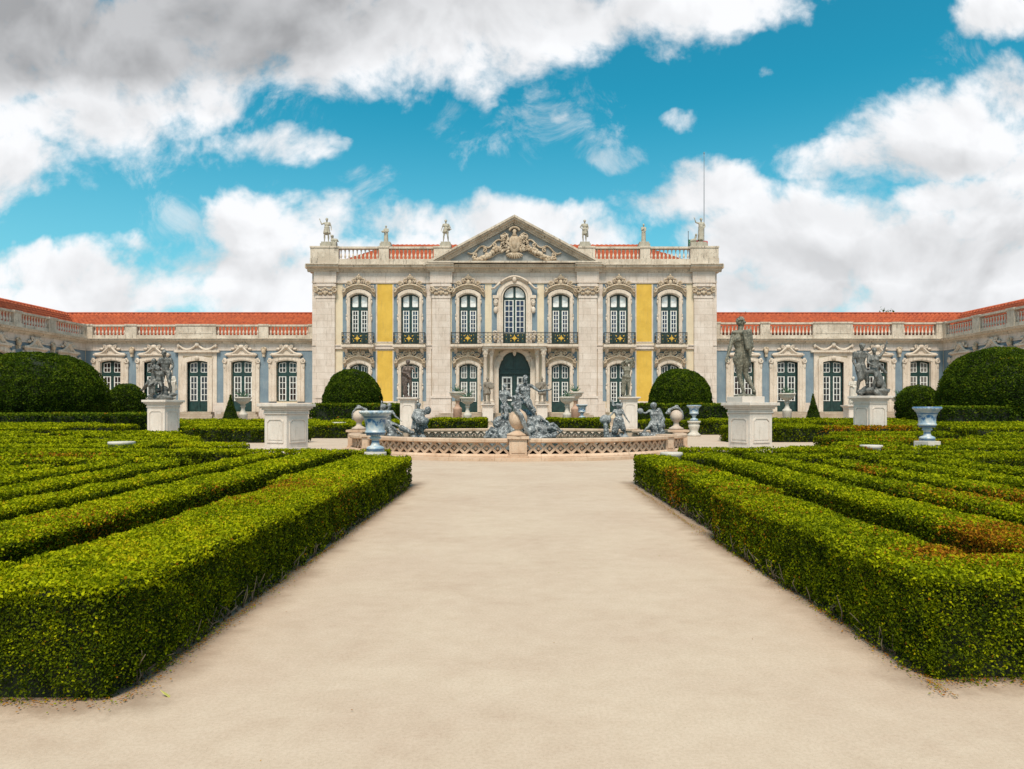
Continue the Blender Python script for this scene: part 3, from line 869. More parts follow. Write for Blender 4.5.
def wing_section(root, org, rz, L, bays_, piers, blanks, hz, low0=.0):
    """local x along the wall, outward is -y; parented to root with world placement"""
    loc = (org[0]-root.location.x, org[1]-root.location.y, 0)
    Mr = Matrix.Rotation(rz, 3, 'Z')
    def at(x, z): v = Mr @ Vector((x, 0, 0)); return (loc[0]+v.x, loc[1]+v.y, z)
    w = MB(); holes = []
    for (x, t) in bays_:
        z0 = 1.95 if t == 'w' else 1.05
        holes.append((x-WW/2, x+WW/2, z0, z0+(WH if t == 'w' else WH+.9)))
    facade_wall(w, 0, L, 0, 7.1, holes)
    link('wall', w.mesh('wall', MAT['plaster']), root, loc, rz)
    # blue fields between stone posts
    st = MB(); fp = []
    bs = sorted(bays_); 
    xs = [0.05]
    for (x, t) in bs:
        hw = WW/2
        if t == 'f': xs += [x-1.70, x+1.70]
        else: xs += [x-hw, x+hw]
    xs.append(L-.05)
    for i in range(0, len(xs), 2):
        if xs[i+1]-xs[i] > .1: fp.append((xs[i], xs[i+1], 1.85))
    for (x, t) in bs:
        if t != 'f':
            h1 = (1.95+WH) if t == 'w' else (1.05+WH+.9)
            fp.append((x-WW/2, x+WW/2, h1))
    for (a, c, z0_) in fp:
        b = MB(); b.box(a, c, -.02, -.003, z0_, 6.45); link('blue_panel', b.mesh('blue_panel', MAT['blue']), root, loc, rz)
    # plinth, architrave
    gaps = sorted([(x-1.35, x+1.35) for x, t in bs if t != 'w'])
    x = 0
    for (a, c) in gaps:
        st.box(x, a, -.12, -.001, 0, 1.84); x = c
    st.box(x, L, -.12, -.001, 0, 1.84)
    st.box(0, L, -.08, -.0012, 6.46, 6.62); st.box(0, L, -.05, -.0013, 6.62, 7.1)
    link('stone_band', st.mesh('stone_band', MAT['stone']), root, loc, rz)
    c = MB(); c.extr(scaled(CORNICE, .95, .68, -.02, 7.05), 0 if rz == 0 else -.0, L)
    link('cornice', c.mesh('cornice', MAT['cornice']), root, loc, rz)
    balustrade(root, 0, L, 7.52, hz, piers, blanks, balw, loc, rz, base=.30+.0, rail=.16, pitch=.31, y0=-.12, y1=.26)
    for (x, t) in bs:
        if t == 'w': place_window(root, win_w, at(x, 1.95), rz, [('surround', sur_w, (0, 0, 0))])
        elif t == 'd': place_window(root, win_d, at(x, 1.05), rz, [('surround', sur_d, (0, 0, 0))])
        else: place_window(root, win_d, at(x, 1.05), rz, [('surround', sur_f, (0, 0, 0))])
        if t != 'w':
            s_ = MB()
            for i in range(5):
                s_.box(-1.5-.25*i, 1.5+.25*i, -.5-.33*(i+1), -.5-.33*i if i else -.122, 0, 1.03-.2*(i))
            link('steps', s_.mesh('steps', MAT['step']), root, at(x, 0), rz)
    for a, c in zip(bs[:-1], bs[1:]):
        if 'f' in (a[1], c[1]): continue
        link('stone_mask', mask_me, root, at((a[0]+c[0])/2, 6.35), rz)
    return loc

def make_wing(sx, hz, label):
    root = empty('palace_wing', (sx*28, WY, 0)); tag(root, label, 'palace wing')
    off = {1: [229.2, 272.6, 318.2, 362, 405.5], -1: [227.4, 272.4, 316.4, 359.4, 403.4]}[sx]
    X = [o*WY/700 for o in off]
    ty = ['w', 'd', 'f', 'd', 'w']
    ln = 38-17.3
    if sx > 0:
        org = (17.3, WY); bb_ = [(x-17.3, t) for x, t in zip(X, ty)]
        conv = lambda a, c: (a-17.3, c-17.3)
    else:
        org = (-38, WY); bb_ = [(38-x, t) for x, t in zip(X, ty)]
        conv = lambda a, c: (38-c, 38-a)
    P_ = [(17.3, 18.2), (21.8, 22.6), (26.0, 26.1), (34.0, 35.0), (37.4, 38)]
    piers = [conv(a, c) for a, c in ((17.3, 18.2), (21.75, 22.6), (33.4, 34.4), (37.3, 38))]
    blanks = [conv(26.4, 29.9)]
    wing_section(root, org, 0, ln, bb_, piers, blanks, hz)
    # return wing towards the viewer
    LR_ = 18.0
    if sx > 0: wing_section(root, (38, WY), -math.pi/2, LR_, [(2.6, 'w'), (6.6, 'w'), (10.6, 'w'), (14.6, 'w')], [(0, .5), (4.1, 5.0), (8.2, 9.0), (12.2, 13.0), (17.3, 18)], [], hz)
    else: wing_section(root, (-38, WY-LR_), math.pi/2, LR_, [(LR_-2.6, 'w'), (LR_-6.6, 'w'), (LR_-10.6, 'w'), (LR_-14.6, 'w')], [(17.5, 18), (13.0, 13.9), (9.0, 9.8), (5.0, 5.8), (0, .7)], [], hz)
    # roofs (world coordinates minus root)
    def q(x, y, z): return (x-root.location.x, y-WY, z)
    e, r_, ze, zr = .45, 4.6, hz-1.15, 10.3
    roof_slope('roof', root, MAT['tiles'], q(sx*17.3, WY+e, ze), q(sx*(38+e), WY+e, ze), q(sx*17.3, WY+r_, zr), q(sx*(38+r_), WY+r_, zr))
    roof_slope('roof', root, MAT['tiles'], q(sx*17.3, WY+9, ze), q(sx*(38+9), WY+9, ze), q(sx*17.3, WY+r_, zr), q(sx*(38+r_), WY+r_, zr))
    roof_slope('roof', root, MAT['tiles'], q(sx*(38+e), WY+e, ze), q(sx*(38+e), WY-LR_, ze), q(sx*(38+r_), WY+r_, zr), q(sx*(38+r_), WY-LR_, zr))
    roof_slope('roof', root, MAT['tiles'], q(sx*(38+9), WY+9, ze), q(sx*(38+9), WY-LR_, ze), q(sx*(38+r_), WY+r_, zr), q(sx*(38+r_), WY-LR_, zr))
    b = MB(); xa, xb = sorted((sx*46.5-root.location.x, sx*47-root.location.x))
    b.box(xa, xb, -LR_, 8.499, 0, hz-1.3); xa, xb = sorted((sx*17.3-root.location.x, sx*46.5-root.location.x)); b.box(xa, xb, 8.5, 9, 0, hz-1.3)
    xa, xb = sorted((sx*38.5-root.location.x, sx*46.5-root.location.x)); b.box(xa, xb, -LR_, -LR_+.5, 0, hz-.4)
    link('wall', b.mesh('wall', MAT['plaster']), root)
    root_shift = -.14
    rc = MB(); rc.tube([q(sx*17.3, WY+r_, zr+.08), q(sx*(38+r_), WY+r_, zr+.08), q(sx*(38+r_), WY-LR_, zr+.08)], .13, 6); link('roof_ridge', rc.mesh('roof_ridge', MAT['tiles']), root); root.location.x += root_shift
    return root
make_wing(-1, 8.75, 'long low palace wing with blue walls and red tiled roof, west of the palace block')
make_wing(1, 8.95, 'long low palace wing with blue walls and red tiled roof, below the tall flag mast')
# ------------------------------------------------------------ figures (one continuous remeshed body each)
BASE = {'pel': (0, 0, .53), 'wai': (0, 0, .615), 'che': (0, .005, .72), 'nek': (0, .005, .82), 'hed': (0, -.012, .925),
        'as': (-.105, .005, .795), 'ae': (-.145, .02, .64), 'aw': (-.15, -.03, .50), 'bs': (.105, .005, .795), 'be': (.145, .02, .64), 'bw': (.15, -.03, .50),
        'ah': (-.052, 0, .515), 'ak': (-.062, -.015, .285), 'aa': (-.06, .015, .045), 'at': (-.07, -.085, .016),
        'bh': (.052, 0, .515), 'bk': (.062, -.015, .285), 'ba': (.06, .015, .045), 'bt': (.07, -.085, .016)}
def figure(mb, s, loc, rz=0.0, J=None, hair='curly', drape=(), skirt=None, hands=True, tilt=(0, 0), face=None, female=False):
    """adds one body to mb: s = standing height, J = joint overrides in body heights, face = head yaw"""
    j = {k: Vector(v) for k, v in BASE.items()}
    for k, v in (J or {}).items(): j[k] = Vector(v)
    T0 = mb.T
    mb.T = (T0 if T0 is not None else Matrix.Identity(4)) @ Matrix.Translation(loc) @ Matrix.Rotation(rz, 4, 'Z') @ Matrix.Rotation(tilt[0], 4, 'X') @ Matrix.Rotation(tilt[1], 4, 'Y') @ Matrix.Scale(s, 4)
    c = mb.cap
    sh = (j['bs']-j['as']); shn = sh.normalized()
    fwd = shn.cross(Vector((0, 0, 1))); fwd = -fwd if fwd.y > 0 and abs(fwd.y) > .3 else fwd
    for k in (-1, 1):
        c(j['pel']+shn*k*.032, .062, j['wai']+shn*k*.026, .052); c(j['wai']+shn*k*.026, .052, j['che']+shn*k*.042, .062)
        c(j['che']+shn*k*.042, .062, j['nek']+shn*k*.03-Vector((0, 0, .03)), .045)
        mb.ell(j['che']+shn*k*.045+fwd*.038, (.045, .035, .04) if not female else (.036, .045, .038), 8, 6)
        mb.ell(j['pel']+shn*k*.04-fwd*.035+Vector((0, 0, -.01)), (.052, .05, .055), 8, 6)
    c(j['as'], .036, j['bs'], .036); c(j['nek']-Vector((0, 0, .02)), .036, j['hed']-Vector((0, 0, .03)), .030)
    # head with face
    H = j['hed']; fy = Matrix.Rotation(face or 0, 3, 'Z'); fd = fy @ Vector((0, -1, 0)); fx = fy @ Vector((1, 0, 0))
    mb.ell(H+Vector((0, 0, .008)), (.047, .056, .060), 12, 9, fy); mb.ell(H+fd*.018+Vector((0, 0, -.028)), (.035, .036, .035), 10, 7, fy)
    c(H+fd*.052+Vector((0, 0, .012)), .006, H+fd*.062+Vector((0, 0, -.012)), .010, 6)
    c(H+fd*.050-fx*.025+Vector((0, 0, .018)), .008, H+fd*.050+fx*.025+Vector((0, 0, .018)), .008, 6)
    c(H+fd*.050-fx*.010+Vector((0, 0, -.030)), .007, H+fd*.050+fx*.010+Vector((0, 0, -.030)), .007, 6)
    mb.ell(H+fd*.044+Vector((0, 0, -.052)), (.015, .013, .013), 6, 5)
    for k in (-1, 1): mb.ell(H+fx*k*.049+Vector((0, 0, -.002)), (.007, .012, .017), 6, 5, fy)
    rr = random.Random(int(s*1000)+len(mb.v))
    if hair:
        n = 34 if hair == 'curly' else 22
        for i in range(n):
            a = rr.uniform(-1.0, 1.0)*2.3; e = rr.uniform(-.15, 1.4)
            d = Vector((math.sin(a)*math.cos(e), math.cos(a)*math.cos(e), math.sin(e))); d = fy @ d
            r_ = rr.uniform(.011, .018)
            mb.ell(H+Vector((d.x*.050, d.y*.057, .012+d.z*.058)), (r_, r_, r_), 6, 4)
        if hair == 'long': c(H-fd*.045+Vector((0, 0, 0)), .03, H-fd*.05+Vector((0, 0, -.09)), .02)
        if hair == 'bun': mb.ell(H-fd*.06+Vector((0, 0, .03)), (.025, .025, .025), 7, 5)
        if hair == 'helmet':
            mb.ell(H+Vector((0, 0, .025)), (.056, .066, .055), 10, 7, fy)
            mb.tube([H-fd*.07+Vector((0, 0, .02)), H-fd*.04+Vector((0, 0, .085)), H+fd*.02+Vector((0, 0, .10)), H+fd*.05+Vector((0, 0, .08))], .018, 6)
        if hair == 'beard' :
            for i in range(10): mb.ell(H+fd*rr.uniform(.02, .05)+fx*rr.uniform(-.03, .03)+Vector((0, 0, rr.uniform(-.09, -.045))), (.014, .014, .018), 6, 4)
    for p in 'ab':
        S, E, W_ = j[p+'s'], j[p+'e'], j[p+'w']
        mb.ell(S, (.040, .038, .040), 8, 6); c(S, .034, S.lerp(E, .45), .033); c(S.lerp(E, .45), .033, E, .023); c(E, .024, E.lerp(W_, .3), .026); c(E.lerp(W_, .3), .026, W_, .0155)
        if hands:
            d = (W_-E).normalized(); n_ = d.cross(shn); n_ = n_.normalized() if n_.length > .1 else Vector((0, -1, 0)); sd = n_.cross(d).normalized()
            pc = W_+d*.028; Mx = Matrix((sd, d, n_)).transposed()
            mb.ell(pc, (.022, .032, .011), 8, 6, Mx)
            for i, L in enumerate((.040, .046, .043, .034)):
                b0 = W_+d*.050+sd*(-.0165+.011*i); k1 = b0+d*L*.5+n_*.006; k2 = k1+d*L*.38+n_*.018
                c(b0, .0062, k1, .0056, 6); c(k1, .0056, k2, .0048, 6)
            t0 = W_+d*.012+sd*.018; t1 = t0+sd*.018+d*.018+n_*.004; c(t0, .008, t1, .007, 6); c(t1, .007, t1+d*.022+n_*.008, .0055, 6)
        Hp, K, A, Tt = j[p+'h'], j[p+'k'], j[p+'a'], j[p+'t']
        c(Hp, .058, Hp.lerp(K, .4), .054); c(Hp.lerp(K, .4), .054, K, .034); mb.ell(K, (.035, .037, .037), 8, 6)
        cf = K.lerp(A, .3); back = -fwd*.012
        c(K, .033, cf+back, .037); c(cf+back, .037, K.lerp(A, .65), .026); c(K.lerp(A, .65), .026, A, .020)
        c(A-Vector((0, 0, .018))-(Tt-A).normalized()*.015, .019, A+(Tt-A)*.45, .021); c(A+(Tt-A)*.45, .021, Tt, .013)
    for (p0, r0, p1, r1) in drape: c(p0, r0, p1, r1)
    if skirt:                                                          # (top z, bottom z, top r, bottom r, number of folds)
        zt, zb, rt, rb, n = skirt
        ctr = (j['ah']+j['bh'])/2; kc = (j['aa']+j['ba'])/2
        for i in range(n):
            a = 2*math.pi*i/n + rr.uniform(-.1, .1); f_ = rr.uniform(.85, 1.12)
            t = (ctr.z-zb)/max(.01, ctr.z-kc.z)
            cc = ctr.lerp(kc, min(1, t)*.7)
            p0 = Vector((ctr.x+rt*math.cos(a), ctr.y+rt*math.sin(a)*.8, zt)); p1 = Vector((cc.x+rb*math.cos(a)*f_, cc.y+rb*math.sin(a)*f_, zb+rr.uniform(0, .03)))
            c(p0, .020, p1, .026)
        c((ctr.x, ctr.y, zt-.02), rt, (cc.x, cc.y, zb+.05), rb*.80)
        for i in range(14):
            a = 2*math.pi*i/14; b_ = a+2*math.pi/14
            c((ctr.x+rt*1.05*math.cos(a), ctr.y+rt*.9*math.sin(a), zt+.012*math.sin(i)), .018, (ctr.x+rt*1.05*math.cos(b_), ctr.y+rt*.9*math.sin(b_), zt+.012*math.sin(i+1)), .018)
    mb.T = T0

def rock(mb, c, r, seed=0, n=12):
    rr = random.Random(seed)
    for i in range(n):
        p = Vector((rr.uniform(-1, 1)*r[0]*.7, rr.uniform(-1, 1)*r[1]*.7, rr.uniform(-.5, .5)*r[2]))
        q = (rr.uniform(.25, .5)*r[0], rr.uniform(.25, .5)*r[1], rr.uniform(.3, .6)*r[2])
        mb.ell(Vector(c)+p, q, 7, 5, Matrix.Rotation(rr.uniform(-1, 1), 3, (rr.uniform(-1, 1), rr.uniform(-1, 1), .3)))

def fuse(mb, name, mat, voxel, smooth=2, rough=.0, rscale=6):
    me = mb.mesh(name, mat)
    o = bpy.data.objects.new('fuse_tmp', me); col.objects.link(o)
    md = o.modifiers.new('r', 'REMESH'); md.mode = 'VOXEL'; md.voxel_size = voxel; md.use_smooth_shade = True
    if smooth:
        sm = o.modifiers.new('s', 'SMOOTH'); sm.iterations = smooth; sm.factor = .5
    dg = bpy.context.evaluated_depsgraph_get(); dg.update()
    ne = bpy.data.meshes.new_from_object(o.evaluated_get(dg))
    bpy.data.objects.remove(o); bpy.data.meshes.remove(me)
    ne.name = name
    if rough:
        nv = len(ne.vertices); co = np.empty(nv*3, 'f'); ne.vertices.foreach_get('co', co); co = co.reshape(-1, 3)
        no = np.empty(nv*3, 'f'); ne.vertices.foreach_get('normal', no); no = no.reshape(-1, 3)
        d = np.array([noise.fractal(Vector(p)*rscale, 1.0, 2.0, 3) for p in co])*rough
        co += no*d[:, None]; ne.vertices.foreach_set('co', co.ravel().astype('f')); ne.update()
    if not ne.materials: ne.materials.append(mat)
    ne.polygons.foreach_set('use_smooth', [True]*len(ne.polygons))
    return ne

def at(px, py, Y): return Vector(((px-516)*Y/700, Y, 1.2+(410-py)*Y/700))

# ------------------------------------------------------------ roof statues
def plinth_mesh(w, h, name='plinth', mat='roofstatue'):
    b = MB(); b.box(-w/2, w/2, -w/2, w/2, 0, h*.6); b.box(-w*.42, w*.42, -w*.42, w*.42, h*.6, h); return b.mesh(name, MAT[mat])
def roof_statue(x, H, label, **kw):
    t = empty('statue', (x, PY+.35, 15.21)); tag(t, label, 'statue', 'statues on the palace parapet')
    link('plinth', plinth_mesh(.95, .42), t)
    m = MB(); extra = kw.pop('extra', None)
    figure(m, H, (0, 0, .40), **kw)
    m.ell((0, 0, .42), (.3, .25, .06), 8, 4)
    if extra: extra(m)
    link('figure', fuse(m, 'figure', MAT['roofstatue'], .03, 1), t)
def lion(m, x):
    m.cap((x, 0, .62), .17, (x+.32, 0, .62), .16); m.cap((x-.02, -.02, .8), .12, (x+.03, -.05, .98), .1); m.ell((x+.0, -.12, .98), (.1, .12, .1), 8, 6)
    m.cap((x-.02, -.15, .6), .06, (x-.02, -.2, .42), .05); m.cap((x+.4, .05, .7), .05, (x+.5, .05, .5), .04); rock(m, (x+.15, 0, .48), (.38, .25, .14), 3, 6)
roof_statue(-16.3, 2.15, 'stone statue raising one arm beside a seated beast, on the left roof corner', J={'ae': (-.21, .0, .74), 'aw': (-.27, -.02, .90), 'be': (.16, .02, .66), 'bw': (.18, -.04, .54), 'ak': (-.09, -.03, .29), 'aa': (-.10, .0, .045), 'at': (-.13, -.07, .016)},
            skirt=(.62, .36, .09, .13, 10), extra=lambda m: (lion(m, .48), m.cap((.35, -.05, .9), .04, (.32, -.05, 1.3), .03), m.box(.15, .85, -.3, .3, .0, .42)))
roof_statue(-11.2, 1.5, 'small robed stone statue with a basket, on the left half of the palace roof', J={'aw': (-.10, -.14, .60), 'ae': (-.15, -.03, .65), 'be': (.15, -.02, .65), 'bw': (.03, -.13, .62)}, skirt=(.66, .03, .09, .12, 14), hair='bun',
            extra=lambda m: m.ell((-.22, -.2, 1.32), (.16, .12, .1), 8, 5))
roof_statue(-6.05, 2.0, 'stone statue of a striding man with drapery, left of the pediment', J={'ak': (-.085, -.02, .29), 'aa': (-.11, .02, .045), 'bk': (.09, -.04, .29), 'ba': (.10, .06, .045), 'ae': (-.16, .02, .66), 'aw': (-.19, -.05, .53), 'be': (.19, .03, .68), 'bw': (.10, -.10, .60)},
            skirt=(.60, .44, .09, .12, 10), drape=[((.05, -.06, .60), .03, (.24, -.04, .58), .02), ((.12, .04, .78), .04, (.15, .05, .58), .05)])
roof_statue(5.92, 2.0, 'stone statue of a man with a hand on his hip, right of the pediment', J={'ae': (-.19, .02, .68), 'aw': (-.09, -.07, .58), 'be': (.16, .02, .66), 'bw': (.12, -.08, .54), 'ak': (-.08, -.03, .29), 'bk': (.05, -.01, .285)},
            skirt=(.58, .36, .09, .10, 9), drape=[((.10, .05, .76), .04, (.13, .06, .30), .045)])
roof_statue(11.0, 1.65, 'small slender stone statue wrapped in a robe, on the right half of the palace roof', J={'ae': (-.12, -.03, .65), 'aw': (-.03, -.12, .70), 'be': (.12, -.02, .65), 'bw': (.04, -.10, .58)}, skirt=(.68, .03, .085, .095, 14), hair='bun', drape=[((.09, .02, .78), .04, (-.06, -.05, .55), .04)])
roof_statue(15.95, 2.15, 'stone statue leaning beside a crouching companion, next to the flag mast', J={'ae': (-.20, .02, .82), 'aw': (-.26, -.02, .95), 'be': (.16, .0, .67), 'bw': (.10, -.09, .58), 'bk': (.08, -.04, .29)},
            skirt=(.64, .10, .09, .11, 11), extra=lambda m: (m.cap((-.52, 0, .62), .16, (-.75, 0, .6), .15), m.cap((-.5, 0, .75), .1, (-.45, -.03, .98), .09), m.ell((-.44, -.06, 1.08), (.1, .1, .12), 8, 6), m.cap((-.8, -.05, .6), .07, (-.98, -.1, .5), .05), m.box(-.95, -.1, -.3, .3, .0, .42)))
# flag mast and flag
mst = MB(); mst.lathe([(.14, 15.1), (.14, 15.4), (.04, 15.5), (.032, 20), (.022, 23.6), (.022, 23.7), (.05, 23.75), (.05, 23.85), (.01, 23.92)], 8)
tag(link('flag_mast', mst.mesh('flag_mast', MAT['steel']), None, (16.55, PY+1.6, 0)), 'tall thin bare grey mast rising above the palace roof', 'flag mast')
fm, nt, b_ = mat_base('flag_cloth')
tcc = nt.new('ShaderNodeTexCoord').outputs['Object']; sp_ = nt.new('ShaderNodeSeparateXYZ'); nt.put(sp_.inputs[0], tcc)
dx = nt.math('SUBTRACT', sp_.outputs[0], .68); dzz = nt.math('SUBTRACT', sp_.outputs[2], .62)
rr2 = nt.math('SQRT', nt.math('ADD', nt.math('MULTIPLY', dx, dx), nt.math('MULTIPLY', dzz, dzz)))
cc_ = nt.mix(nt.math('GREATER_THAN', sp_.outputs[0], .68), (.015, .16, .07, 1), (.60, .02, .03, 1))
cc_ = nt.mix(nt.math('LESS_THAN', rr2, .24), cc_, (.85, .6, .05, 1)); cc_ = nt.mix(nt.math('LESS_THAN', rr2, .12), cc_, (.6, .03, .04, 1))
nt.put(b_.inputs['Base Color'], cc_); b_.inputs['Roughness'].default_value = .8
fl_ = empty('flag', (15.05, PY+1.15, 15.0)); tag(fl_, 'green and red flag on a short staff, partly behind the corner statue', 'flag')
b = MB(); b.lathe([(.03, 0), (.025, 1.75), (.05, 1.78), (.01, 1.85)], 6); link('staff', b.mesh('staff', MAT['steel']), fl_)
vs = []; fs = []
for i in range(19):
    for k in range(2):
        for j in range(8):
            vs.append((1.7*i/18, .12*math.sin(i*.7)*i/18+k*.012, .25+.85*j/7-.16*(i/18)))
for i in range(18):
    for j in range(7):
        a = i*16+j; fs.append((a, a+1, a+17, a+16)); a += 8; fs.append((a, a+16, a+17, a+1))
me = bpy.data.meshes.new('cloth'); me.from_pydata(vs, [], fs); me.materials.append(fm); link('cloth', me, fl_)

# ------------------------------------------------------------ pedestals
def pedestal(px, Y, wid, ztop, rz, label, panels=True, cat='pedestal', group='stone pedestals', mat='pedestal', cap=.16, name='pedestal'):
    X = (px-516)*Y/700
    t = empty(name, (X, Y, 0), rz); tag(t, label, cat, group)
    h = wid/2
    b = MB(); b.box(-h-.05, h+.05, -h-.05, h+.05, 0, .14); b.box(-h, h, -h, h, .14, ztop-cap*1.9)
    bevel(link('shaft', b.mesh('shaft', MAT[mat]), t), .012)
    b = MB(); z = ztop-cap*1.9
    b.box(-h-.03, h+.03, -h-.03, h+.03, z, z+cap*.28); b.box(-h-.015, h+.015, -h-.015, h+.015, z+cap*.28, z+cap*.75)
    b.box(-h-.06, h+.06, -h-.06, h+.06, z+cap*.75, z+cap*1.05); b.box(-h-.10, h+.10, -h-.10, h+.10, z+cap*1.05, z+cap*1.35); b.box(-h-.15, h+.15, -h-.15, h+.15, z+cap*1.35, ztop)
    bevel(link('cornice', b.mesh('cornice', MAT[mat]), t), .012)
    if panels:
        for k in range(4):
            a = k*math.pi/2
            m = MB(Matrix.Rotation(a, 4, 'Z'))
            z0, z1 = .28, z-.12; q = h-.11; c_ = .07
            o_ = [(-q, z0), (-q, z1-c_), (-q+c_, z1-c_*.2), (-q+c_*1.4, z1), (q-c_*1.4, z1), (q-c_, z1-c_*.2), (q, z1-c_), (q, z0)]
            i_ = [(x*.93, z0+.035 if zz == z0 else zz-.035) for x, zz in o_]
            m.ring(o_, i_, -h-.022, -h-.001, True)
            m.prism([(x*.86, z0+.08 if zz == z0 else zz-.075) for x, zz in o_], -h-.012, -h-.0015)
            link('panel', m.mesh('panel', MAT[mat]), t)
    return X
pedestal(286.5, 20, .84, 1.38, R(63), 'empty white stone pedestal with cut-corner panels, between the left urn and the dark figure group')
pedestal(750, 20, .84, 1.41, R(27), 'white stone pedestal with cut-corner panels under the tall nude statue')
pedestal(163.5, 28, .82, 1.60, R(76), 'white stone pedestal under the entwined dark figure group on the left', panels=True)
pedestal(870, 27, .82, 1.74, R(18), 'white stone pedestal under the dark figure group on the right', panels=True)
pedestal(408.5, 35, .72, 1.82, R(0), 'narrow pale pedestal under the dark bronze statue before the left windows', mat='pedestal', cap=.12)
pedestal(629, 35, .72, 1.85, R(0), 'narrow pale pedestal under the grey-brown statue before the right windows', cap=.12)
pedestal(488, 57, .85, 1.70, 0, 'stone pedestal left of the palace door steps', panels=False)
pedestal(542, 57, .85, 1.70, 0, 'stone pedestal right of the palace door steps', panels=False)
pedestal(172, 50, .75, 1.9, 0, 'pale pedestal half hidden behind the left dark figure group', panels=False)
pedestal(852, 50, .85, 1.55, 0, 'pale pedestal half hidden behind the right dark figure group', panels=False)

def statue(px, Y, z, label, mat, voxel, build, plinth=None, group='garden statues', smooth=2, rough=.0):
    X = (px-516)*Y/700
    t = empty('statue', (X, Y, z)); tag(t, label, 'statue', group)
    z0 = 0
    if plinth:
        b = MB(); b.box(-plinth[0]/2, plinth[0]/2, -plinth[0]/2, plinth[0]/2, 0, plinth[1]); bevel(link('plinth', b.mesh('plinth', MAT['pedestal']), t, (0, 0, 0), R(plinth[2])), .01); z0 = plinth[1]
    m = MB(Matrix.Translation((0, 0, z0))); build(m)
    link('figure', fuse(m, 'figure', MAT[mat], voxel, smooth, rough), t)
    return t
# tall nude seen from behind (right of the path)
def nude(m):
    Hh = 2.28
    # seen from behind: y+ is away, the figure looks away to the right
    J = {'pel': (.02, .02, .52), 'wai': (.005, .015, .61), 'che': (-.01, .01, .715), 'nek': (-.012, .0, .82), 'hed': (.0, .012, .925),
         'as': (-.085, .0, .785), 'ae': (-.135, -.015, .635), 'aw': (-.185, -.05, .50), 'bs': (.075, .03, .79), 'be': (.12, .08, .66), 'bw': (.07, .13, .72),
         'ah': (-.02, .01, .505), 'ak': (-.015, .025, .285), 'aa': (.035, .0, .05), 'at': (.01, .10, .018),
         'bh': (.065, .025, .505), 'bk': (.075, .06, .30), 'ba': (.165, .0, .075), 'bt': (.20, .075, .02)}
    dr = [((.03, -.06, .80), .035, (.06, -.075, .60), .028), ((.07, -.05, .80), .028, (.09, -.06, .56), .022), ((.05, -.07, .70), .022, (.10, -.06, .50), .016),
          ((.10, -.02, .82), .032, (.12, -.035, .62), .028), ((.11, .0, .72), .03, (.115, -.01, .56), .02), ((-.09, -.02, .80), .03, (.08, -.04, .80), .03),
          ((-.05, .02, .47), .05, (-.03, .02, .43), .055), ((.07, .02, .47), .045, (.08, .03, .43), .045),
          ((.11, .05, .48), .03, (.11, .04, .42), .03)]
    figure(m, Hh, (-.13, 0, .0), J=J, hair='curly', drape=dr, face=R(140))
    m.ell((0, .05, .02), (.34, .30, .06), 10, 5)
statue(745.5, 20, 1.412, 'tall greenish-grey nude statue with lowered arm, seen from behind', 'lead_green', .010, nude, plinth=(.74, .17, 18), rough=.001)

def grp_left(m):
    # standing man behind, two smaller struggling figures in front
    figure(m, 1.95, (.12, .12, .08), J={'nek': (0, -.02, .82), 'hed': (-.01, -.04, .92), 'ae': (-.17, -.03, .66), 'aw': (-.08, -.13, .56), 'be': (.16, -.0, .66), 'bw': (.13, -.11, .53), 'bk': (.13, -.10, .31), 'ba': (.13, -.02, .05), 'bt': (.16, -.10, .02), 'bh': (.07, -.01, .51), 'ak': (-.05, -.08, .30)}, hair='short')
    figure(m, 1.55, (-.18, -.18, .10), rz=R(-25), J={'ah': (-.05, 0, .42), 'bh': (.05, 0, .42), 'pel': (0, 0, .45), 'wai': (-.01, 0, .55), 'ak': (-.20, -.10, .32), 'aa': (-.36, -.06, .20), 'at': (-.43, -.08, .19), 'bk': (.05, -.18, .30), 'ba': (.02, -.12, .06), 'ae': (-.13, -.06, .66), 'aw': (.02, -.12, .70), 'be': (.16, -.04, .70), 'bw': (.10, -.14, .78)}, hair='curly', female=True,
           drape=[((-.1, -.05, .42), .06, (-.32, -.03, .24), .035), ((.0, -.1, .40), .06, (.08, -.1, .1), .05)])
    figure(m, 1.15, (.06, -.30, .18), rz=R(20), J={'ah': (-.05, 0, .42), 'bh': (.05, 0, .42), 'ak': (-.1, -.16, .35), 'aa': (-.14, -.1, .1), 'bk': (.1, -.14, .3), 'ba': (.1, -.02, .1), 'ae': (-.18, -.04, .80), 'aw': (-.14, -.10, .95)}, hair='curly')
    rock(m, (0, 0, .10), (.62, .45, .22), 4, 16); rock(m, (.1, -.05, .35), (.28, .25, .3), 5, 8)
statue(161, 28, 1.602, 'dark lead group of a standing man gripping two entwined figures', 'lead_dark', .022, grp_left, rough=.006)
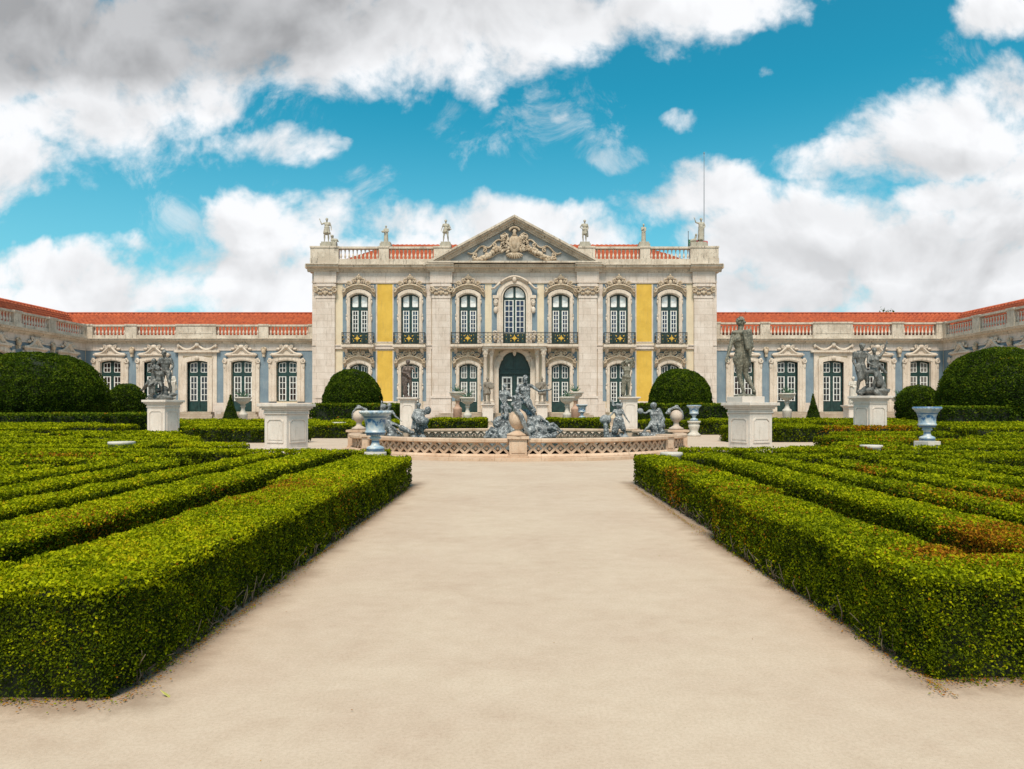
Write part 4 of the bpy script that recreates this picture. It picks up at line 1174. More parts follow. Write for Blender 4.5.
def grp_right(m):
    figure(m, 1.98, (-.34, .05, .08), J={'nek': (0, -.02, .82), 'hed': (.01, -.04, .92), 'be': (.17, -.04, .74), 'bw': (.28, -.08, .70), 'ae': (-.15, .0, .65), 'aw': (-.11, -.06, .50), 'ak': (-.05, -.06, .30), 'bk': (.10, -.06, .30), 'ba': (.14, .0, .05)}, hair='short', drape=[((-.06, -.02, .55), .05, (-.02, -.05, .30), .06), ((.02, -.06, .54), .05, (.10, -.06, .28), .05)])
    figure(m, 1.72, (.10, -.12, .14), rz=R(-15), J={'pel': (0, 0, .48), 'ah': (-.05, 0, .46), 'bh': (.05, 0, .46), 'ak': (-.17, -.14, .44), 'aa': (-.16, -.10, .20), 'at': (-.2, -.17, .18), 'bk': (.0, -.17, .34), 'ba': (-.06, -.10, .04), 'bt': (-.1, -.18, .02), 'be': (.20, .02, .90), 'bw': (.24, .0, 1.06), 'ae': (-.14, -.05, .66), 'aw': (-.02, -.12, .58)}, hair='bun', female=True,
           drape=[((0, -.05, .50), .06, (.08, -.04, .18), .07), ((.08, 0, .42), .06, (.18, 0, .12), .07), ((.1, .02, .6), .05, (.24, .0, .42), .03)])
    m.cap((.35, -.05, .62), .10, (.50, -.05, .42), .08); rock(m, (.05, 0, .12), (.62, .4, .2), 9, 16); rock(m, (.3, 0, .4), (.22, .22, .34), 10, 8)
statue(870, 27, 1.742, 'dark lead group of a standing man and a seated woman raising her arm', 'lead_dark', .022, grp_right, rough=.006)
def bronze(m):
    figure(m, 1.86, (0, 0, .03), J={'ae': (-.15, -.03, .66), 'aw': (-.04, -.11, .63), 'be': (.16, -.02, .78), 'bw': (.20, -.08, .66), 'ak': (-.05, -.03, .29), 'aa': (-.03, .0, .045), 'bk': (.07, -.02, .29), 'ba': (.04, .04, .05)}, hair='curly', drape=[((-.1, .03, .78), .05, (-.13, .04, .35), .06), ((-.1, .0, .5), .05, (-.08, .02, .1), .07), ((-.08, -.03, .62), .05, (.06, -.04, .52), .05)])
    m.ell((0, 0, .03), (.27, .22, .06), 8, 4)
statue(408, 35, 1.822, 'slim dark brown bronze statue in front of a palace window', 'bronze', .02, bronze)
def satyr(m):
    figure(m, 1.80, (0, 0, .03), J={'ae': (-.15, -.02, .93), 'aw': (-.05, -.03, 1.0), 'be': (.20, -.02, .90), 'bw': (.17, -.05, 1.0), 'bs': (.11, 0, .80), 'ak': (-.06, -.02, .29), 'aa': (-.07, .02, .05), 'bk': (.04, -.04, .29), 'ba': (.05, .03, .05)}, hair='curly', drape=[((-.1, .04, .9), .05, (.16, .03, 1.0), .05), ((-.09, .03, .55), .05, (-.1, .03, .1), .07), ((-.06, -.03, .55), .05, (.06, -.03, .52), .05)])
    m.cap((.2, 0, 1.55), .08, (.22, 0, 1.8), .09); m.ell((0, 0, .03), (.27, .22, .06), 8, 4)
statue(627, 35, 1.852, 'grey-brown statue carrying a load on its shoulders in front of a palace window', 'lead_green', .02, satyr)
def warrior(fl):
    def f(m):
        figure(m, 2.1, (0, 0, .05), J={('be' if fl < 0 else 'ae'): (fl*-.18, -.02, .68), ('bw' if fl < 0 else 'aw'): (fl*-.12, -.12, .62), ('ae' if fl < 0 else 'be'): (fl*.17, .0, .68), ('aw' if fl < 0 else 'bw'): (fl*.15, -.08, .56), 'ak': (-.09, -.05, .29), 'aa': (-.10, .0, .05), 'bk': (.07, -.02, .29), 'ba': (.08, .04, .05)}, hair='helmet', skirt=(.56, .36, .09, .13, 12),
               drape=[((0, -.05, .74), .07, (0, -.05, .62), .07)])
        m.ell((fl*-.32, -.28, 1.45), (.26, .07, .3), 10, 6); m.cap((fl*.3, .08, 1.5), .09, (fl*.22, .1, .3), .12); m.ell((0, 0, .05), (.36, .3, .08), 8, 4)
    return f
statue(487.5, 57, 1.702, 'stone warrior with helmet and round shield, left of the palace door', 'warrior', .03, warrior(-1), group='warriors beside the door')
statue(542, 57, 1.702, 'stone warrior with helmet and shield, right of the palace door', 'warrior', .03, warrior(1), group='warriors beside the door')
def marble_fig(m):
    figure(m, 2.0, (0, 0, .04), J={'ae': (-.16, -.03, .68), 'aw': (-.06, -.12, .66), 'be': (.17, .0, .68), 'bw': (.16, -.08, .58)}, hair='long', female=True, skirt=(.62, .04, .10, .14, 13), drape=[((.1, .03, .8), .05, (.15, .05, .4), .07)])
    m.ell((0, 0, .03), (.35, .3, .05), 8, 4)
statue(171, 50, 1.902, 'white marble statue half hidden behind the left dark figure group', 'marble', .03, marble_fig, group='white marble statues')
statue(853, 50, 1.552, 'white marble statue half hidden behind the right dark figure group', 'marble', .03, marble_fig, group='white marble statues')

# ------------------------------------------------------------ fountain
FX = .05
def qb(p0, p1, p2, n): return [((1-t)**2*p0[0]+2*t*(1-t)*p1[0]+t*t*p2[0], (1-t)**2*p0[1]+2*t*(1-t)*p1[1]+t*t*p2[1]) for t in [i/n for i in range(n+1)]]
def mir(ps): return [(-x, y) for x, y in ps][::-1]
PF, PS, PR, PB, PBk = (0, 16.75), (3.95, 18.75), (5.25, 21.5), (3.95, 24.3), (0, 26.0)
sec_f = qb((.22, 16.75), (2.5, 16.75), (3.85, 18.62), 10); sec_s = qb((4.05, 18.95), (4.8, 19.7), (4.85, 21.2), 8)
sec_s2 = qb((4.85, 21.8), (4.8, 23.3), (4.05, 24.1), 8); sec_b = qb((3.85, 24.4), (2.5, 26.0), (0, 26.0), 10)
secs = [sec_f, mir(sec_f), sec_s, mir(sec_s), sec_s2, mir(sec_s2), sec_b, mir(sec_b)]
fnt = empty('fountain_basin', (FX, 21.4, 0)); tag(fnt, 'warm stone fountain basin with a pierced lattice wall', 'fountain basin')
def offs(ps, d):
    out = []
    for i, p in enumerate(ps):
        a = ps[max(0, i-1)]; c = ps[min(len(ps)-1, i+1)]
        t = Vector((c[0]-a[0], c[1]-a[1])).normalized(); nx, ny = t.y, -t.x
        # outward = away from centre
        if nx*(p[0])+ny*(p[1]-21.4) < 0: nx, ny = -nx, -ny
        out.append((p[0]+nx*d, p[1]+ny*d))
    return out
def sweep(mb, ps, prof):
    """prof closed list (offset outward, z) swept along plan polyline ps"""
    rows = [offs(ps, o) for o, z in prof]; n = len(prof)
    vs = []; fs = []
    for i in range(len(ps)):
        for k in range(n): vs.append((rows[k][i][0], rows[k][i][1]-21.4, prof[k][1]))
    for i in range(len(ps)-1):
        for k in range(n):
            kk = (k+1) % n; fs.append((i*n+k, (i+1)*n+k, (i+1)*n+kk, i*n+kk))
    fs.append(list(range(n))); fs.append(list(range((len(ps)-1)*n, len(ps)*n))[::-1])
    mb.add(vs, fs)
for si, ps in enumerate(secs):
    m = MB()
    sweep(m, ps, [(-.16, 0), (.16, 0), (.16, .10), (.11, .15), (-.11, .15), (-.16, .10)])
    link('base_moulding', m.mesh('base_moulding', MAT['fountain']), fnt)
    m = MB()
    sweep(m, ps, [(-.13, .41), (.13, .41), (.17, .44), (.17, .50), (.14, .52), (-.14, .52), (-.17, .50), (-.17, .44)])
    link('coping', m.mesh('coping', MAT['fountain']), fnt)
    # lattice of crossing bars
    m = MB()
    L = [0]
    for a, c in zip(ps[:-1], ps[1:]): L.append(L[-1]+math.dist(a, c))
    def pt(s_):
        s_ = min(max(s_, 0), L[-1])
        for i in range(len(L)-1):
            if L[i+1] >= s_ or i == len(L)-2:
                t = (s_-L[i])/(L[i+1]-L[i]); return (ps[i][0]*(1-t)+ps[i+1][0]*t, ps[i][1]*(1-t)+ps[i+1][1]*t-21.4)
    nc = max(1, round(L[-1]/.27)); cw = L[-1]/nc
    def bar(s0, z0, s1, z1, w, d):
        k = 4
        for i in range(k):
            a0, a1 = i/k, (i+1)/k
            p, q = pt(s0+(s1-s0)*a0), pt(s0+(s1-s0)*a1); za, zb = z0+(z1-z0)*a0, z0+(z1-z0)*a1
            t = Vector((q[0]-p[0], q[1]-p[1])).normalized(); nx, ny = t.y*d, -t.x*d
            m.add([(p[0]+nx, p[1]+ny, za-w), (q[0]+nx, q[1]+ny, zb-w), (q[0]+nx, q[1]+ny, zb+w), (p[0]+nx, p[1]+ny, za+w),
                   (p[0]-nx, p[1]-ny, za-w), (q[0]-nx, q[1]-ny, zb-w), (q[0]-nx, q[1]-ny, zb+w), (p[0]-nx, p[1]-ny, za+w)],
                  [(0, 1, 2, 3), (7, 6, 5, 4), (0, 4, 5, 1), (3, 2, 6, 7), (0, 3, 7, 4), (1, 5, 6, 2)])
    for i in range(nc):
        s0 = i*cw; bar(s0, .155, s0+cw, .405, .040, .055); bar(s0, .405, s0+cw, .155, .040, .050)
        c_ = pt(s0+cw*.5); m.ell((c_[0], c_[1], .28), (.05, .075, .05), 6, 5); c_ = pt(s0); m.ell((c_[0], c_[1], .28), (.045, .07, .05), 6, 5)
    link('lattice', m.mesh('lattice', MAT['fountain']), fnt)
def fpost(x, y, w=.2, h=.56, rz=0):
    m = MB(); m.box(-w-.04, w+.04, -w-.02, w+.02, 0, .12); m.box(-w, w, -w, w, .12, h-.07); m.box(-w-.05, w+.05, -w-.05, w+.05, h-.07, h)
    m.box(-w+.05, w-.05, -w-.015, -w-.001, .18, h-.14)
    bevel(link('post', m.mesh('post', MAT['fountain']), fnt, (x, y-21.4, 0), rz), .01)
fpost(0, 16.73, .21, .58)
for s_ in (-1, 1):
    fpost(s_*3.98, 18.80, .15, .55, s_*R(35)); fpost(s_*4.87, 21.5, .28, .60, s_*R(90)); fpost(s_*3.98, 24.28, .15, .55, s_*R(-35))
allp = sec_f+sec_s+sec_s2+sec_b; ringp = allp+mir(allp)
# bottom step round the basin + floor + rim step
o1 = [((p[0])*1.075, (p[1]-21.4)*1.09) for p in ringp]
m = MB(); m.add([(x, y, 0) for x, y in o1]+[(x, y, .07) for x, y in o1], [list(range(len(o1), 2*len(o1)))]+[(i, (i+1) % len(o1), len(o1)+(i+1) % len(o1), len(o1)+i) for i in range(len(o1))])
bevel(link('foot_step', m.mesh('foot_step', MAT['fountain']), fnt), .01)
m = MB(); o2 = [((p[0])*.975, (p[1]-21.4)*.975) for p in ringp]
m.add([(x, y, .24) for x, y in o2], [list(range(len(o2)))])
wm, nt, bw_ = mat_base('pool_water'); bw_.inputs['Base Color'].default_value = (.02, .045, .03, 1); bw_.inputs['Roughness'].default_value = .05
tcw = nt.new('ShaderNodeTexCoord').outputs['Object']; fw, _ = nt.noise(tcw, 6, 4, .6); nt.put(bw_.inputs['Normal'], nt.bump(fw, .3, .03))
wo = link('water', m.mesh('water', wm), None, (FX, 21.4, 0)); tag(wo, kind='structure')
# finials on the wall
def finial(x, y, z, label, eg=False, fish=1):
    t = empty('finial', (x, y, z)); tag(t, label, 'stone ball', 'ball finials on the fountain wall'); t.scale = (1, 1, 1) if eg else (.74, .74, .72)
    m = MB()
    if eg: m.lathe([(.27, 0), (.27, .05), (.20, .07), (.10, .12), (.085, .16), (.13, .19), (.19, .27), (.225, .37), (.22, .46), (.17, .56), (.09, .62), (.02, .64)], 20)
    else: m.lathe([(.30, 0), (.30, .07), (.22, .10), (.13, .16), (.10, .28), (.12, .33), (.17, .36), (.24, .46), (.26, .56), (.24, .68), (.17, .77), (.08, .82), (.02, .83)], 20)
    link('ball', m.mesh('ball', MAT['fountain' if eg else 'finial']), t)
    d = MB()
    if eg:
        d.tube([(-.10, -.16, .72), (-.06, -.20, .66), (-.0, -.23, .58), (.07, -.25, .48), (.13, -.25, .32), (.20, -.22, .12), (.28, -.18, -.0)], lambda q: .035+.028*math.sin(math.pi*q), 8)
        d.ell((-.12, -.15, .76), (.06, .05, .06), 8, 6)
    else:
        f = fish
        d.tube([(f*-.34, -.06, .66), (f*-.30, -.04, .84), (f*-.08, -.0, .93), (f*.12, .02, .90), (f*.25, .02, .74), (f*.285, .02, .56), (f*.25, .02, .40)], lambda q: .075*(1-.55*q), 8)
        d.ell((f*-.33, -.06, .74), (.10, .09, .10), 8, 6); d.ell((f*-.42, -.06, .69), (.06, .05, .04), 6, 5); d.ell((f*.02, 0, 1.0), (.10, .02, .05), 6, 5)
    link('dolphin', fuse(d, 'dolphin', MAT['lead'], .02, 1), t)
finial(FX, 16.73, .582, 'egg-shaped warm stone ball with a lead dolphin, on the front post of the fountain', True)
finial(FX+4.87, 21.5, .602, 'round stone ball with a curling dolphin on the right side of the fountain wall', fish=1)
finial(FX-4.87, 21.5, .602, 'round stone ball with a curling dolphin on the left side of the fountain wall', fish=-1)
# central lead group
def neptune(m):
    rock(m, (0, 0, .12), (1.05, .8, .35), 21, 30); rock(m, (-.35, 0, .45), (.5, .45, .4), 22, 18); rock(m, (.35, 0, .42), (.6, .5, .32), 23, 18); rock(m, (.05, .1, .75), (.35, .3, .35), 24, 12)
    figure(m, 1.55, (.14, -.05, .62), J={'pel': (0, 0, .42), 'wai': (-.01, 0, .50), 'che': (-.015, 0, .62), 'nek': (-.02, 0, .735), 'hed': (-.02, -.02, .845), 'as': (-.14, 0, .71), 'bs': (.10, 0, .71), 'be': (.25, -.02, .60), 'bw': (.42, -.04, .625),
           'ae': (-.19, -.05, .58), 'aw': (-.10, -.12, .50), 'ah': (-.05, 0, .40), 'ak': (-.12, -.20, .36), 'aa': (-.12, -.17, .12), 'at': (-.15, -.24, .1), 'bh': (.05, 0, .40), 'bk': (.10, -.20, .30), 'ba': (.16, -.10, .08), 'bt': (.2, -.16, .06)}, hair='beard', drape=[((-.05, -.05, .44), .06, (.14, -.12, .22), .06)])
    figure(m, 1.15, (-.52, -.12, .62), rz=R(10), J={'pel': (0, 0, .45), 'ah': (-.05, 0, .42), 'bh': (.05, 0, .42), 'ak': (-.10, -.20, .36), 'aa': (-.1, -.18, .12), 'bk': (.14, -.16, .34), 'ba': (.2, -.1, .14), 'ae': (-.13, .0, .64), 'aw': (-.08, -.1, .52), 'be': (.16, -.06, .64), 'bw': (.24, -.1, .54)}, hair='bun', female=True, drape=[((0, -.08, .4), .07, (.05, -.12, .1), .07)])
    figure(m, 1.05, (-.14, -.34, .55), rz=R(15), J={'pel': (0, 0, .45), 'ah': (-.05, 0, .42), 'bh': (.05, 0, .42), 'ak': (-.12, -.18, .36), 'aa': (-.2, -.2, .15), 'bk': (.1, -.2, .3), 'ba': (.16, -.2, .1), 'ae': (-.18, -.04, .76), 'aw': (-.28, -.08, .84), 'be': (.18, -.06, .74), 'bw': (.28, -.1, .84)}, hair='curly')
    # reclining river figures on either slope
    figure(m, 1.35, (.62, -.30, .22), rz=0, J={'pel': (0, 0, .14), 'wai': (-.06, 0, .22), 'che': (-.13, 0, .32), 'nek': (-.18, 0, .43), 'hed': (-.20, -.02, .53), 'as': (-.26, -.03, .38), 'bs': (-.07, .02, .42), 'ae': (-.34, -.05, .26), 'aw': (-.30, -.1, .14), 'be': (.04, -.06, .34), 'bw': (.14, -.10, .28), 'ah': (.02, -.05, .13), 'bh': (.04, .04, .14), 'ak': (.22, -.1, .18), 'aa': (.40, -.12, .08), 'at': (.46, -.14, .12), 'bk': (.24, .0, .26), 'ba': (.40, .04, .12), 'bt': (.45, .02, .10)}, hair='curly', drape=[((.02, 0, .14), .08, (.26, 0, .12), .06)])
    figure(m, 1.25, (-.66, -.36, .12), rz=0, J={'pel': (0, 0, .14), 'wai': (.05, 0, .22), 'che': (.10, 0, .32), 'nek': (.13, 0, .43), 'hed': (.14, -.02, .53), 'as': (.02, -.03, .40), 'bs': (.22, .02, .40), 'ae': (-.06, -.06, .30), 'aw': (-.15, -.1, .38), 'be': (.3, -.03, .28), 'bw': (.28, -.1, .16), 'ah': (-.02, -.05, .13), 'bh': (-.04, .04, .14), 'ak': (-.18, -.12, .22), 'aa': (-.30, -.12, .05), 'at': (-.36, -.14, .03), 'bk': (-.2, .0, .26), 'ba': (-.34, .04, .06), 'bt': (-.4, .02, .03)}, hair='curly')
    for sx in (-1, 1):
        m.tube([(sx*.3, -.5, .3), (sx*.6, -.62, .15), (sx*.85, -.55, .2), (sx*.98, -.45, .18), (sx*1.02, -.42, .26)], lambda q: .11*(1-.5*q), 8)
        m.ell((sx*.28, -.55, .36), (.16, .14, .13), 8, 6)
    rr = random.Random(3)
    for i in range(26): 
        x = rr.uniform(-.95, .95); m.cap((x, rr.uniform(-.6, -.2), .2+.5*(1-abs(x))), rr.uniform(.03, .07), (x+rr.uniform(-.2, .2), rr.uniform(-.6, -.2), .1+.4*(1-abs(x))*rr.random()), rr.uniform(.02, .06))
m = MB(); neptune(m)
ng = link('fountain_sculpture', fuse(m, 'fountain_sculpture', MAT['lead'], .021, 1, .012, 9), None, (FX+.12, 21.4, .22)); tag(ng, 'grey lead sea-god group on rocks in the middle of the fountain', 'sculpture', 'lead figures in the fountain')
b = MB(); b.lathe([(.9, 0), (.9, .25), (.8, .3)], 20)
bm_ = link('sculpture_base', b.mesh('sculpture_base', MAT['fountain']), fnt, (.12, 0, -.02))
def cher(kind):
    m = MB(); rock(m, (0, 0, .10), (.36, .3, .2), 40+kind, 12)
    sit = {'pel': (0, 0, .40), 'wai': (0, 0, .49), 'che': (0, 0, .60), 'nek': (0, 0, .70), 'hed': (0, -.02, .81), 'as': (-.11, 0, .68), 'bs': (.11, 0, .68), 'ah': (-.05, 0, .38), 'bh': (.05, 0, .38), 'ak': (-.10, -.2, .34), 'aa': (-.10, -.18, .08), 'at': (-.12, -.25, .05), 'bk': (.10, -.2, .32), 'ba': (.14, -.18, .08), 'bt': (.16, -.25, .05)}
    if kind == 0:      # sitting, leaning, legs to the right
        figure(m, 1.15, (-.12, 0, .10), J=dict(sit, **{'che': (-.01, 0, .61), 'nek': (.0, 0, .71), 'hed': (.04, -.02, .82), 'be': (.20, -.04, .56), 'bw': (.30, -.05, .48), 'ae': (-.17, 0, .72), 'aw': (-.16, -.04, .88), 'ak': (.12, -.16, .30), 'aa': (.32, -.18, .16), 'bk': (.2, -.1, .36), 'ba': (.45, -.1, .24), 'at': (.4, -.2, .1), 'bt': (.52, -.12, .2)}), hair='curly', drape=[((0, -.1, .38), .07, (.15, -.15, .1), .08), ((0, 0, .3), .1, (.2, -.1, .05), .09)])
        m.ell((-.25, 0, 1.02), (.10, .08, .10), 8, 6); m.cap((.3, -.1, .4), .09, (.62, -.1, .26), .05)
    elif kind == 1:    # standing cherub with bundle
        figure(m, 1.08, (0, 0, .06), J={'ae': (-.16, -.06, .66), 'aw': (-.02, -.16, .60), 'be': (.18, -.05, .70), 'bw': (.24, -.08, .82), 'ak': (-.07, -.04, .28), 'bk': (.10, -.08, .30), 'ba': (.11, -.02, .05)}, hair='curly', skirt=(.66, .30, .13, .20, 12), drape=[((-.1, -.14, .62), .09, (.16, -.14, .52), .10)])
        m.ell((.26, -.05, .92), (.10, .09, .12), 8, 6); m.ell((.12, -.22, .62), (.2, .14, .13), 9, 6)
    elif kind == 2:    # two-figure group, one with a lyre
        figure(m, 1.05, (.04, 0, .08), J={'hed': (-.02, -.02, .92), 'ae': (-.18, -.04, .70), 'aw': (-.28, -.1, .62), 'be': (.18, -.04, .64), 'bw': (.26, -.1, .50), 'ak': (-.08, -.06, .28), 'bk': (.14, -.1, .3), 'ba': (.2, -.05, .06)}, hair='curly', drape=[((-.05, -.05, .54), .09, (-.1, -.05, .25), .1), ((.05, -.05, .54), .09, (.12, -.05, .3), .08)])
        m.ell((-.34, -.1, .66), (.18, .09, .14), 9, 6); m.cap((-.34, -.1, .55), .07, (-.3, -.08, .1), .09); m.cap((-.1, 0, 1.05), .05, (-.14, 0, 1.2), .03); m.cap((.1, 0, 1.02), .05, (.14, 0, 1.12), .03)
    else:              # stout seated child with raised hand
        figure(m, 1.15, (.05, 0, .12), J=dict(sit, **{'hed': (.0, -.03, .82), 'ae': (-.22, -.05, .62), 'aw': (-.34, -.08, .66), 'be': (.18, -.05, .54), 'bw': (.10, -.15, .42), 'ak': (-.16, -.16, .28), 'aa': (-.32, -.18, .14), 'at': (-.4, -.2, .12)}), hair='curly', drape=[((.1, .03, .66), .07, (.2, .0, .3), .1), ((0, 0, .3), .14, (.14, 0, .1), .16), ((.14, .06, .7), .06, (.26, .05, .45), .05)])
        m.ell((-.36, -.1, .9), (.10, .08, .09), 8, 6); m.ell((.04, -.03, 1.06), (.10, .10, .10), 10, 7)
    return fuse(m, 'fountain_figure', MAT['lead'], .018, 1, .008, 9)
for (px, Y, k, lb) in ((392, 20.6, 0, 'grey lead seated figure with outstretched legs, behind the left urn'), (419, 20.0, 1, 'grey lead child clutching a bundle, left front of the fountain'),
                       (617, 20.0, 2, 'grey lead child with a lyre, right front of the fountain'), (652, 20.4, 3, 'stout grey lead child raising a hand, near the right ball finial')):
    X = (px-516)*Y/700
    o = link('fountain_figure', cher(k), None, (X, Y, .27)); tag(o, lb, 'sculpture', 'lead figures in the fountain')
    b = MB(); b.lathe([(.34, 0), (.34, .25), (.30, .29)], 12); link('sculpture_base', b.mesh('sculpture_base', MAT['fountain']), fnt, (X-FX, Y-21.4, -.02))

# ------------------------------------------------------------ urns
def urn_mesh(h, r):
    b = MB(); k = h/.70; w = r/.25
    pr = [(.145, 0), (.145, .05), (.15, .06), (.13, .085), (.075, .11), (.06, .16), (.065, .21), (.095, .225), (.095, .245), (.07, .26), (.10, .285), (.16, .31), (.175, .335), (.165, .35), (.155, .37), (.16, .47), (.185, .56), (.205, .60), (.225, .61), (.225, .63), (.25, .645), (.255, .67), (.25, .70), (.215, .70), (.20, .66), (.03, .64)]
    b.lathe([(x*w, z*k) for x, z in pr], 28)
    o = []
    for i in range(24):                                               # gadroons under the bowl and bead row at the rim
        a = i*math.pi/12
        b.ell((.135*w*math.cos(a), .135*w*math.sin(a), .305*k), (.018*w, .018*w, .03*k), 5, 4)
        b.ell((.25*w*math.cos(a), .25*w*math.sin(a), .672*k), (.018*w, .018*w, .022*k), 5, 4)
    return b.mesh('urn', MAT['faience'])
def drum(x, y, r, z, label, group='round stone pedestals among the hedges'):
    b = MB(); b.lathe([(r*.94, 0), (r*.94, z-.06), (r, z-.05), (r, z-.012), (r*.97, z)], 24)
    o = link('pedestal', b.mesh('pedestal', MAT['marble']), None, (x, y, 0)); tag(o, label, 'pedestal', group); return o
def urn(x, y, z, h, r, label):
    o = link('urn', urn_mesh(h, r), None, (x, y, z)); tag(o, label, 'urn', 'blue and white urns'); return o
urn(-2.36, 11.75, .50, .69, .255, 'largest blue and white urn, beside the left end of the path hedge'); drum(-2.36, 11.75, .185, .497, 'round stone pedestal in the hedge beneath the largest blue and white urn')
drum(2.52, 11.35, .18, .515, 'bare white stone disc in the hedge corner beside the fountain path')
drum(-8.0, 14.2, .25, .56, 'bare white stone disc among the hedges left of the path')
drum(6.75, 13.3, .20, .535, 'bare white stone disc among the hedges behind the right pedestal')
urn(8.78, 14.95, .54, .73, .265, 'blue and white urn standing alone over the right hedges'); b = MB(); b.box(-.18, .18, -.18, .18, 0, .537)
tag(bevel(link('pedestal', b.mesh('pedestal', MAT['marble']), None, (8.78, 14.95, 0), R(20)), .01), 'low square stone pedestal beneath the urn over the right hedges', 'pedestal')
def baluster_ped(px, Y, h, label):
    b = MB(); b.lathe([(.30, 0), (.30, .08), (.24, .12), (.17, .2), (.20, .3), (.25, .42), (.26, .5), (.20, .56), (.28, .6), (.30, .64), (.30, .68)], 18)
    o = link('pedestal', b.mesh('pedestal', MAT['marble']), None, ((px-516)*Y/700, Y, 0)); o.scale = (1, 1, h/.68); tag(o, label, 'pedestal', 'turned stone pedestals')
baluster_ped(339, 31, .66, 'short turned white pedestal with nothing on it, left of the fountain')
baluster_ped(694, 32, .70, 'short turned white pedestal under the small urn right of the fountain')
urn((694-516)*32/700, 32, .705, .72, .31, 'small blue and white urn on a turned pedestal right of the fountain')
urn(4.05, 43, .70, .84, .35, 'small blue urn seen behind the fountain, below the white planters'); 
b = MB(); b.box(-.25, .25, -.25, .25, 0, .697); tag(link('pedestal', b.mesh('pedestal', MAT['marble']), None, (4.05, 43, 0)), 'square stone pedestal under the small urn behind the fountain', 'pedestal')
# white planters with agaves
def planter(px, Y, ztop, r, label, mat='marble', n=14, stem='marble', bowl=.42):
    X = (px-516)*Y/700
    t = empty('planter', (X, Y, 0)); tag(t, label, 'planter', 'stone planters with agaves')
    b = MB(); z = ztop
    b.lathe([(r*.35, z-bowl-.16), (r*.3, z-bowl-.05), (r*.55, z-bowl+.02), (r*.92, z-bowl+.13), (r*1.0, z-.16), (r*1.02, z-.12), (r*1.16, z-.10), (r*1.18, z), (r*.86, z), (r*.8, z-.06), (.02, z-.07)], 18)
    link('bowl', b.mesh('bowl', MAT[mat]), t)
    b = MB(); zb = z-bowl-.16
    b.lathe([(r*.62, 0), (r*.62, zb-.62), (r*.66, zb-.58), (r*.60, zb-.50), (r*.38, zb-.42), (r*.24, zb-.22), (r*.27, zb-.08), (r*.40, zb-.04), (r*.36, zb)], 16)
    b.box(-r*.62, r*.62, -r*.62, r*.62, 0, .28); link('stem', b.mesh('stem', MAT[stem]), t)
    if n:
        pl = empty('agave', (X, Y, ztop-.06)); tag(pl, 'spiky green agave in the '+label, 'plant', 'agaves')
        b = MB(); rr = random.Random(px)
        for i in range(n):
            a = i*2.4; e = rr.uniform(.5, 1.35); L_ = rr.uniform(.50, .85)
            pts = [(math.cos(a)*L_*q*math.cos(e), math.sin(a)*L_*q*math.cos(e), L_*q*math.sin(e)-.12*q*q) for q in (0, .35, .7, 1)]
            b.tube(pts, lambda q: .045*(1-q)+.004, 5)
        link('leaves', b.mesh('leaves', MAT['agave']), pl)
planter(457.5, 47, 2.42, .47, 'higher rosy-footed planter left of the palace door', stem='terracotta')
planter(467.5, 45, 2.02, .43, 'lower white planter left of the palace door', n=9)
planter(575.5, 47, 2.42, .47, 'higher rosy-footed planter right of the palace door', stem='terracotta')
planter(567, 45, 2.05, .43, 'lower white planter right of the palace door', n=9)
planter(137, 46, 2.0, .58, 'wide planter beside the small left topiary ball', stem='terracotta')
planter(243, 46, 2.05, .46, 'white footed planter beside the left clipped cone')
planter(787, 46, 2.30, .47, 'white footed planter behind the right tall pedestal')
planter(900, 46, 2.1, .52, 'wide planter beside the small right topiary ball')
# small white bench-like stone blocks near steps skipped: nothing else there
# ------------------------------------------------------------ foliage
DRY = []      # (x, y, z, radius, strength) of dried patches in the hedges
def wpt(px, py, z):
    Y = (1.2-z)*700/(py-410); return ((px-516)*Y/700, Y, z)
for px, py, r_, s_ in ((283, 482, .55, .55), (245, 497, .3, .3), (985, 527, .42, .9), (950, 545, .25, .9), (1000, 523, .3, .7), (1010, 492, .6, .7), (860, 465, .3, .8), (960, 489, .35, .5), (70, 453, .6, .6), (655, 476, .3, .5),
                       (668, 478, .25, .5), (900, 438, 1.2, .45), (108, 512, .5, .25), (760, 500, .4, .12), (865, 447, .6, .4)):
    x, y, z = wpt(px, py, .5); DRY.append((x, y, z, r_, s_))
DRY += [(13.2, 26.0, .4, .9, .9), (12.0, 26, .3, .5, .8), (14.4, 26, .4, .6, .7), (2.1, 6.5, .2, .5, .35), (2.0, 8.6, .25, .5, .5)]

def vnoise(P, sc, seed=0):
    """cheap smooth noise from sines, -1..1"""
    x, y, z = P[:, 0]*sc+seed*1.7, P[:, 1]*sc+seed*2.3, P[:, 2]*sc+seed*.9
    return (np.sin(x*1.7+1.3*np.sin(y*1.1+z))+np.sin(y*1.9+1.2*np.sin(z*1.3+x*.7))+np.sin(z*2.1+1.1*np.sin(x*1.2+y*.8))+.6*np.sin(x*3.9+y*4.3))/3.6

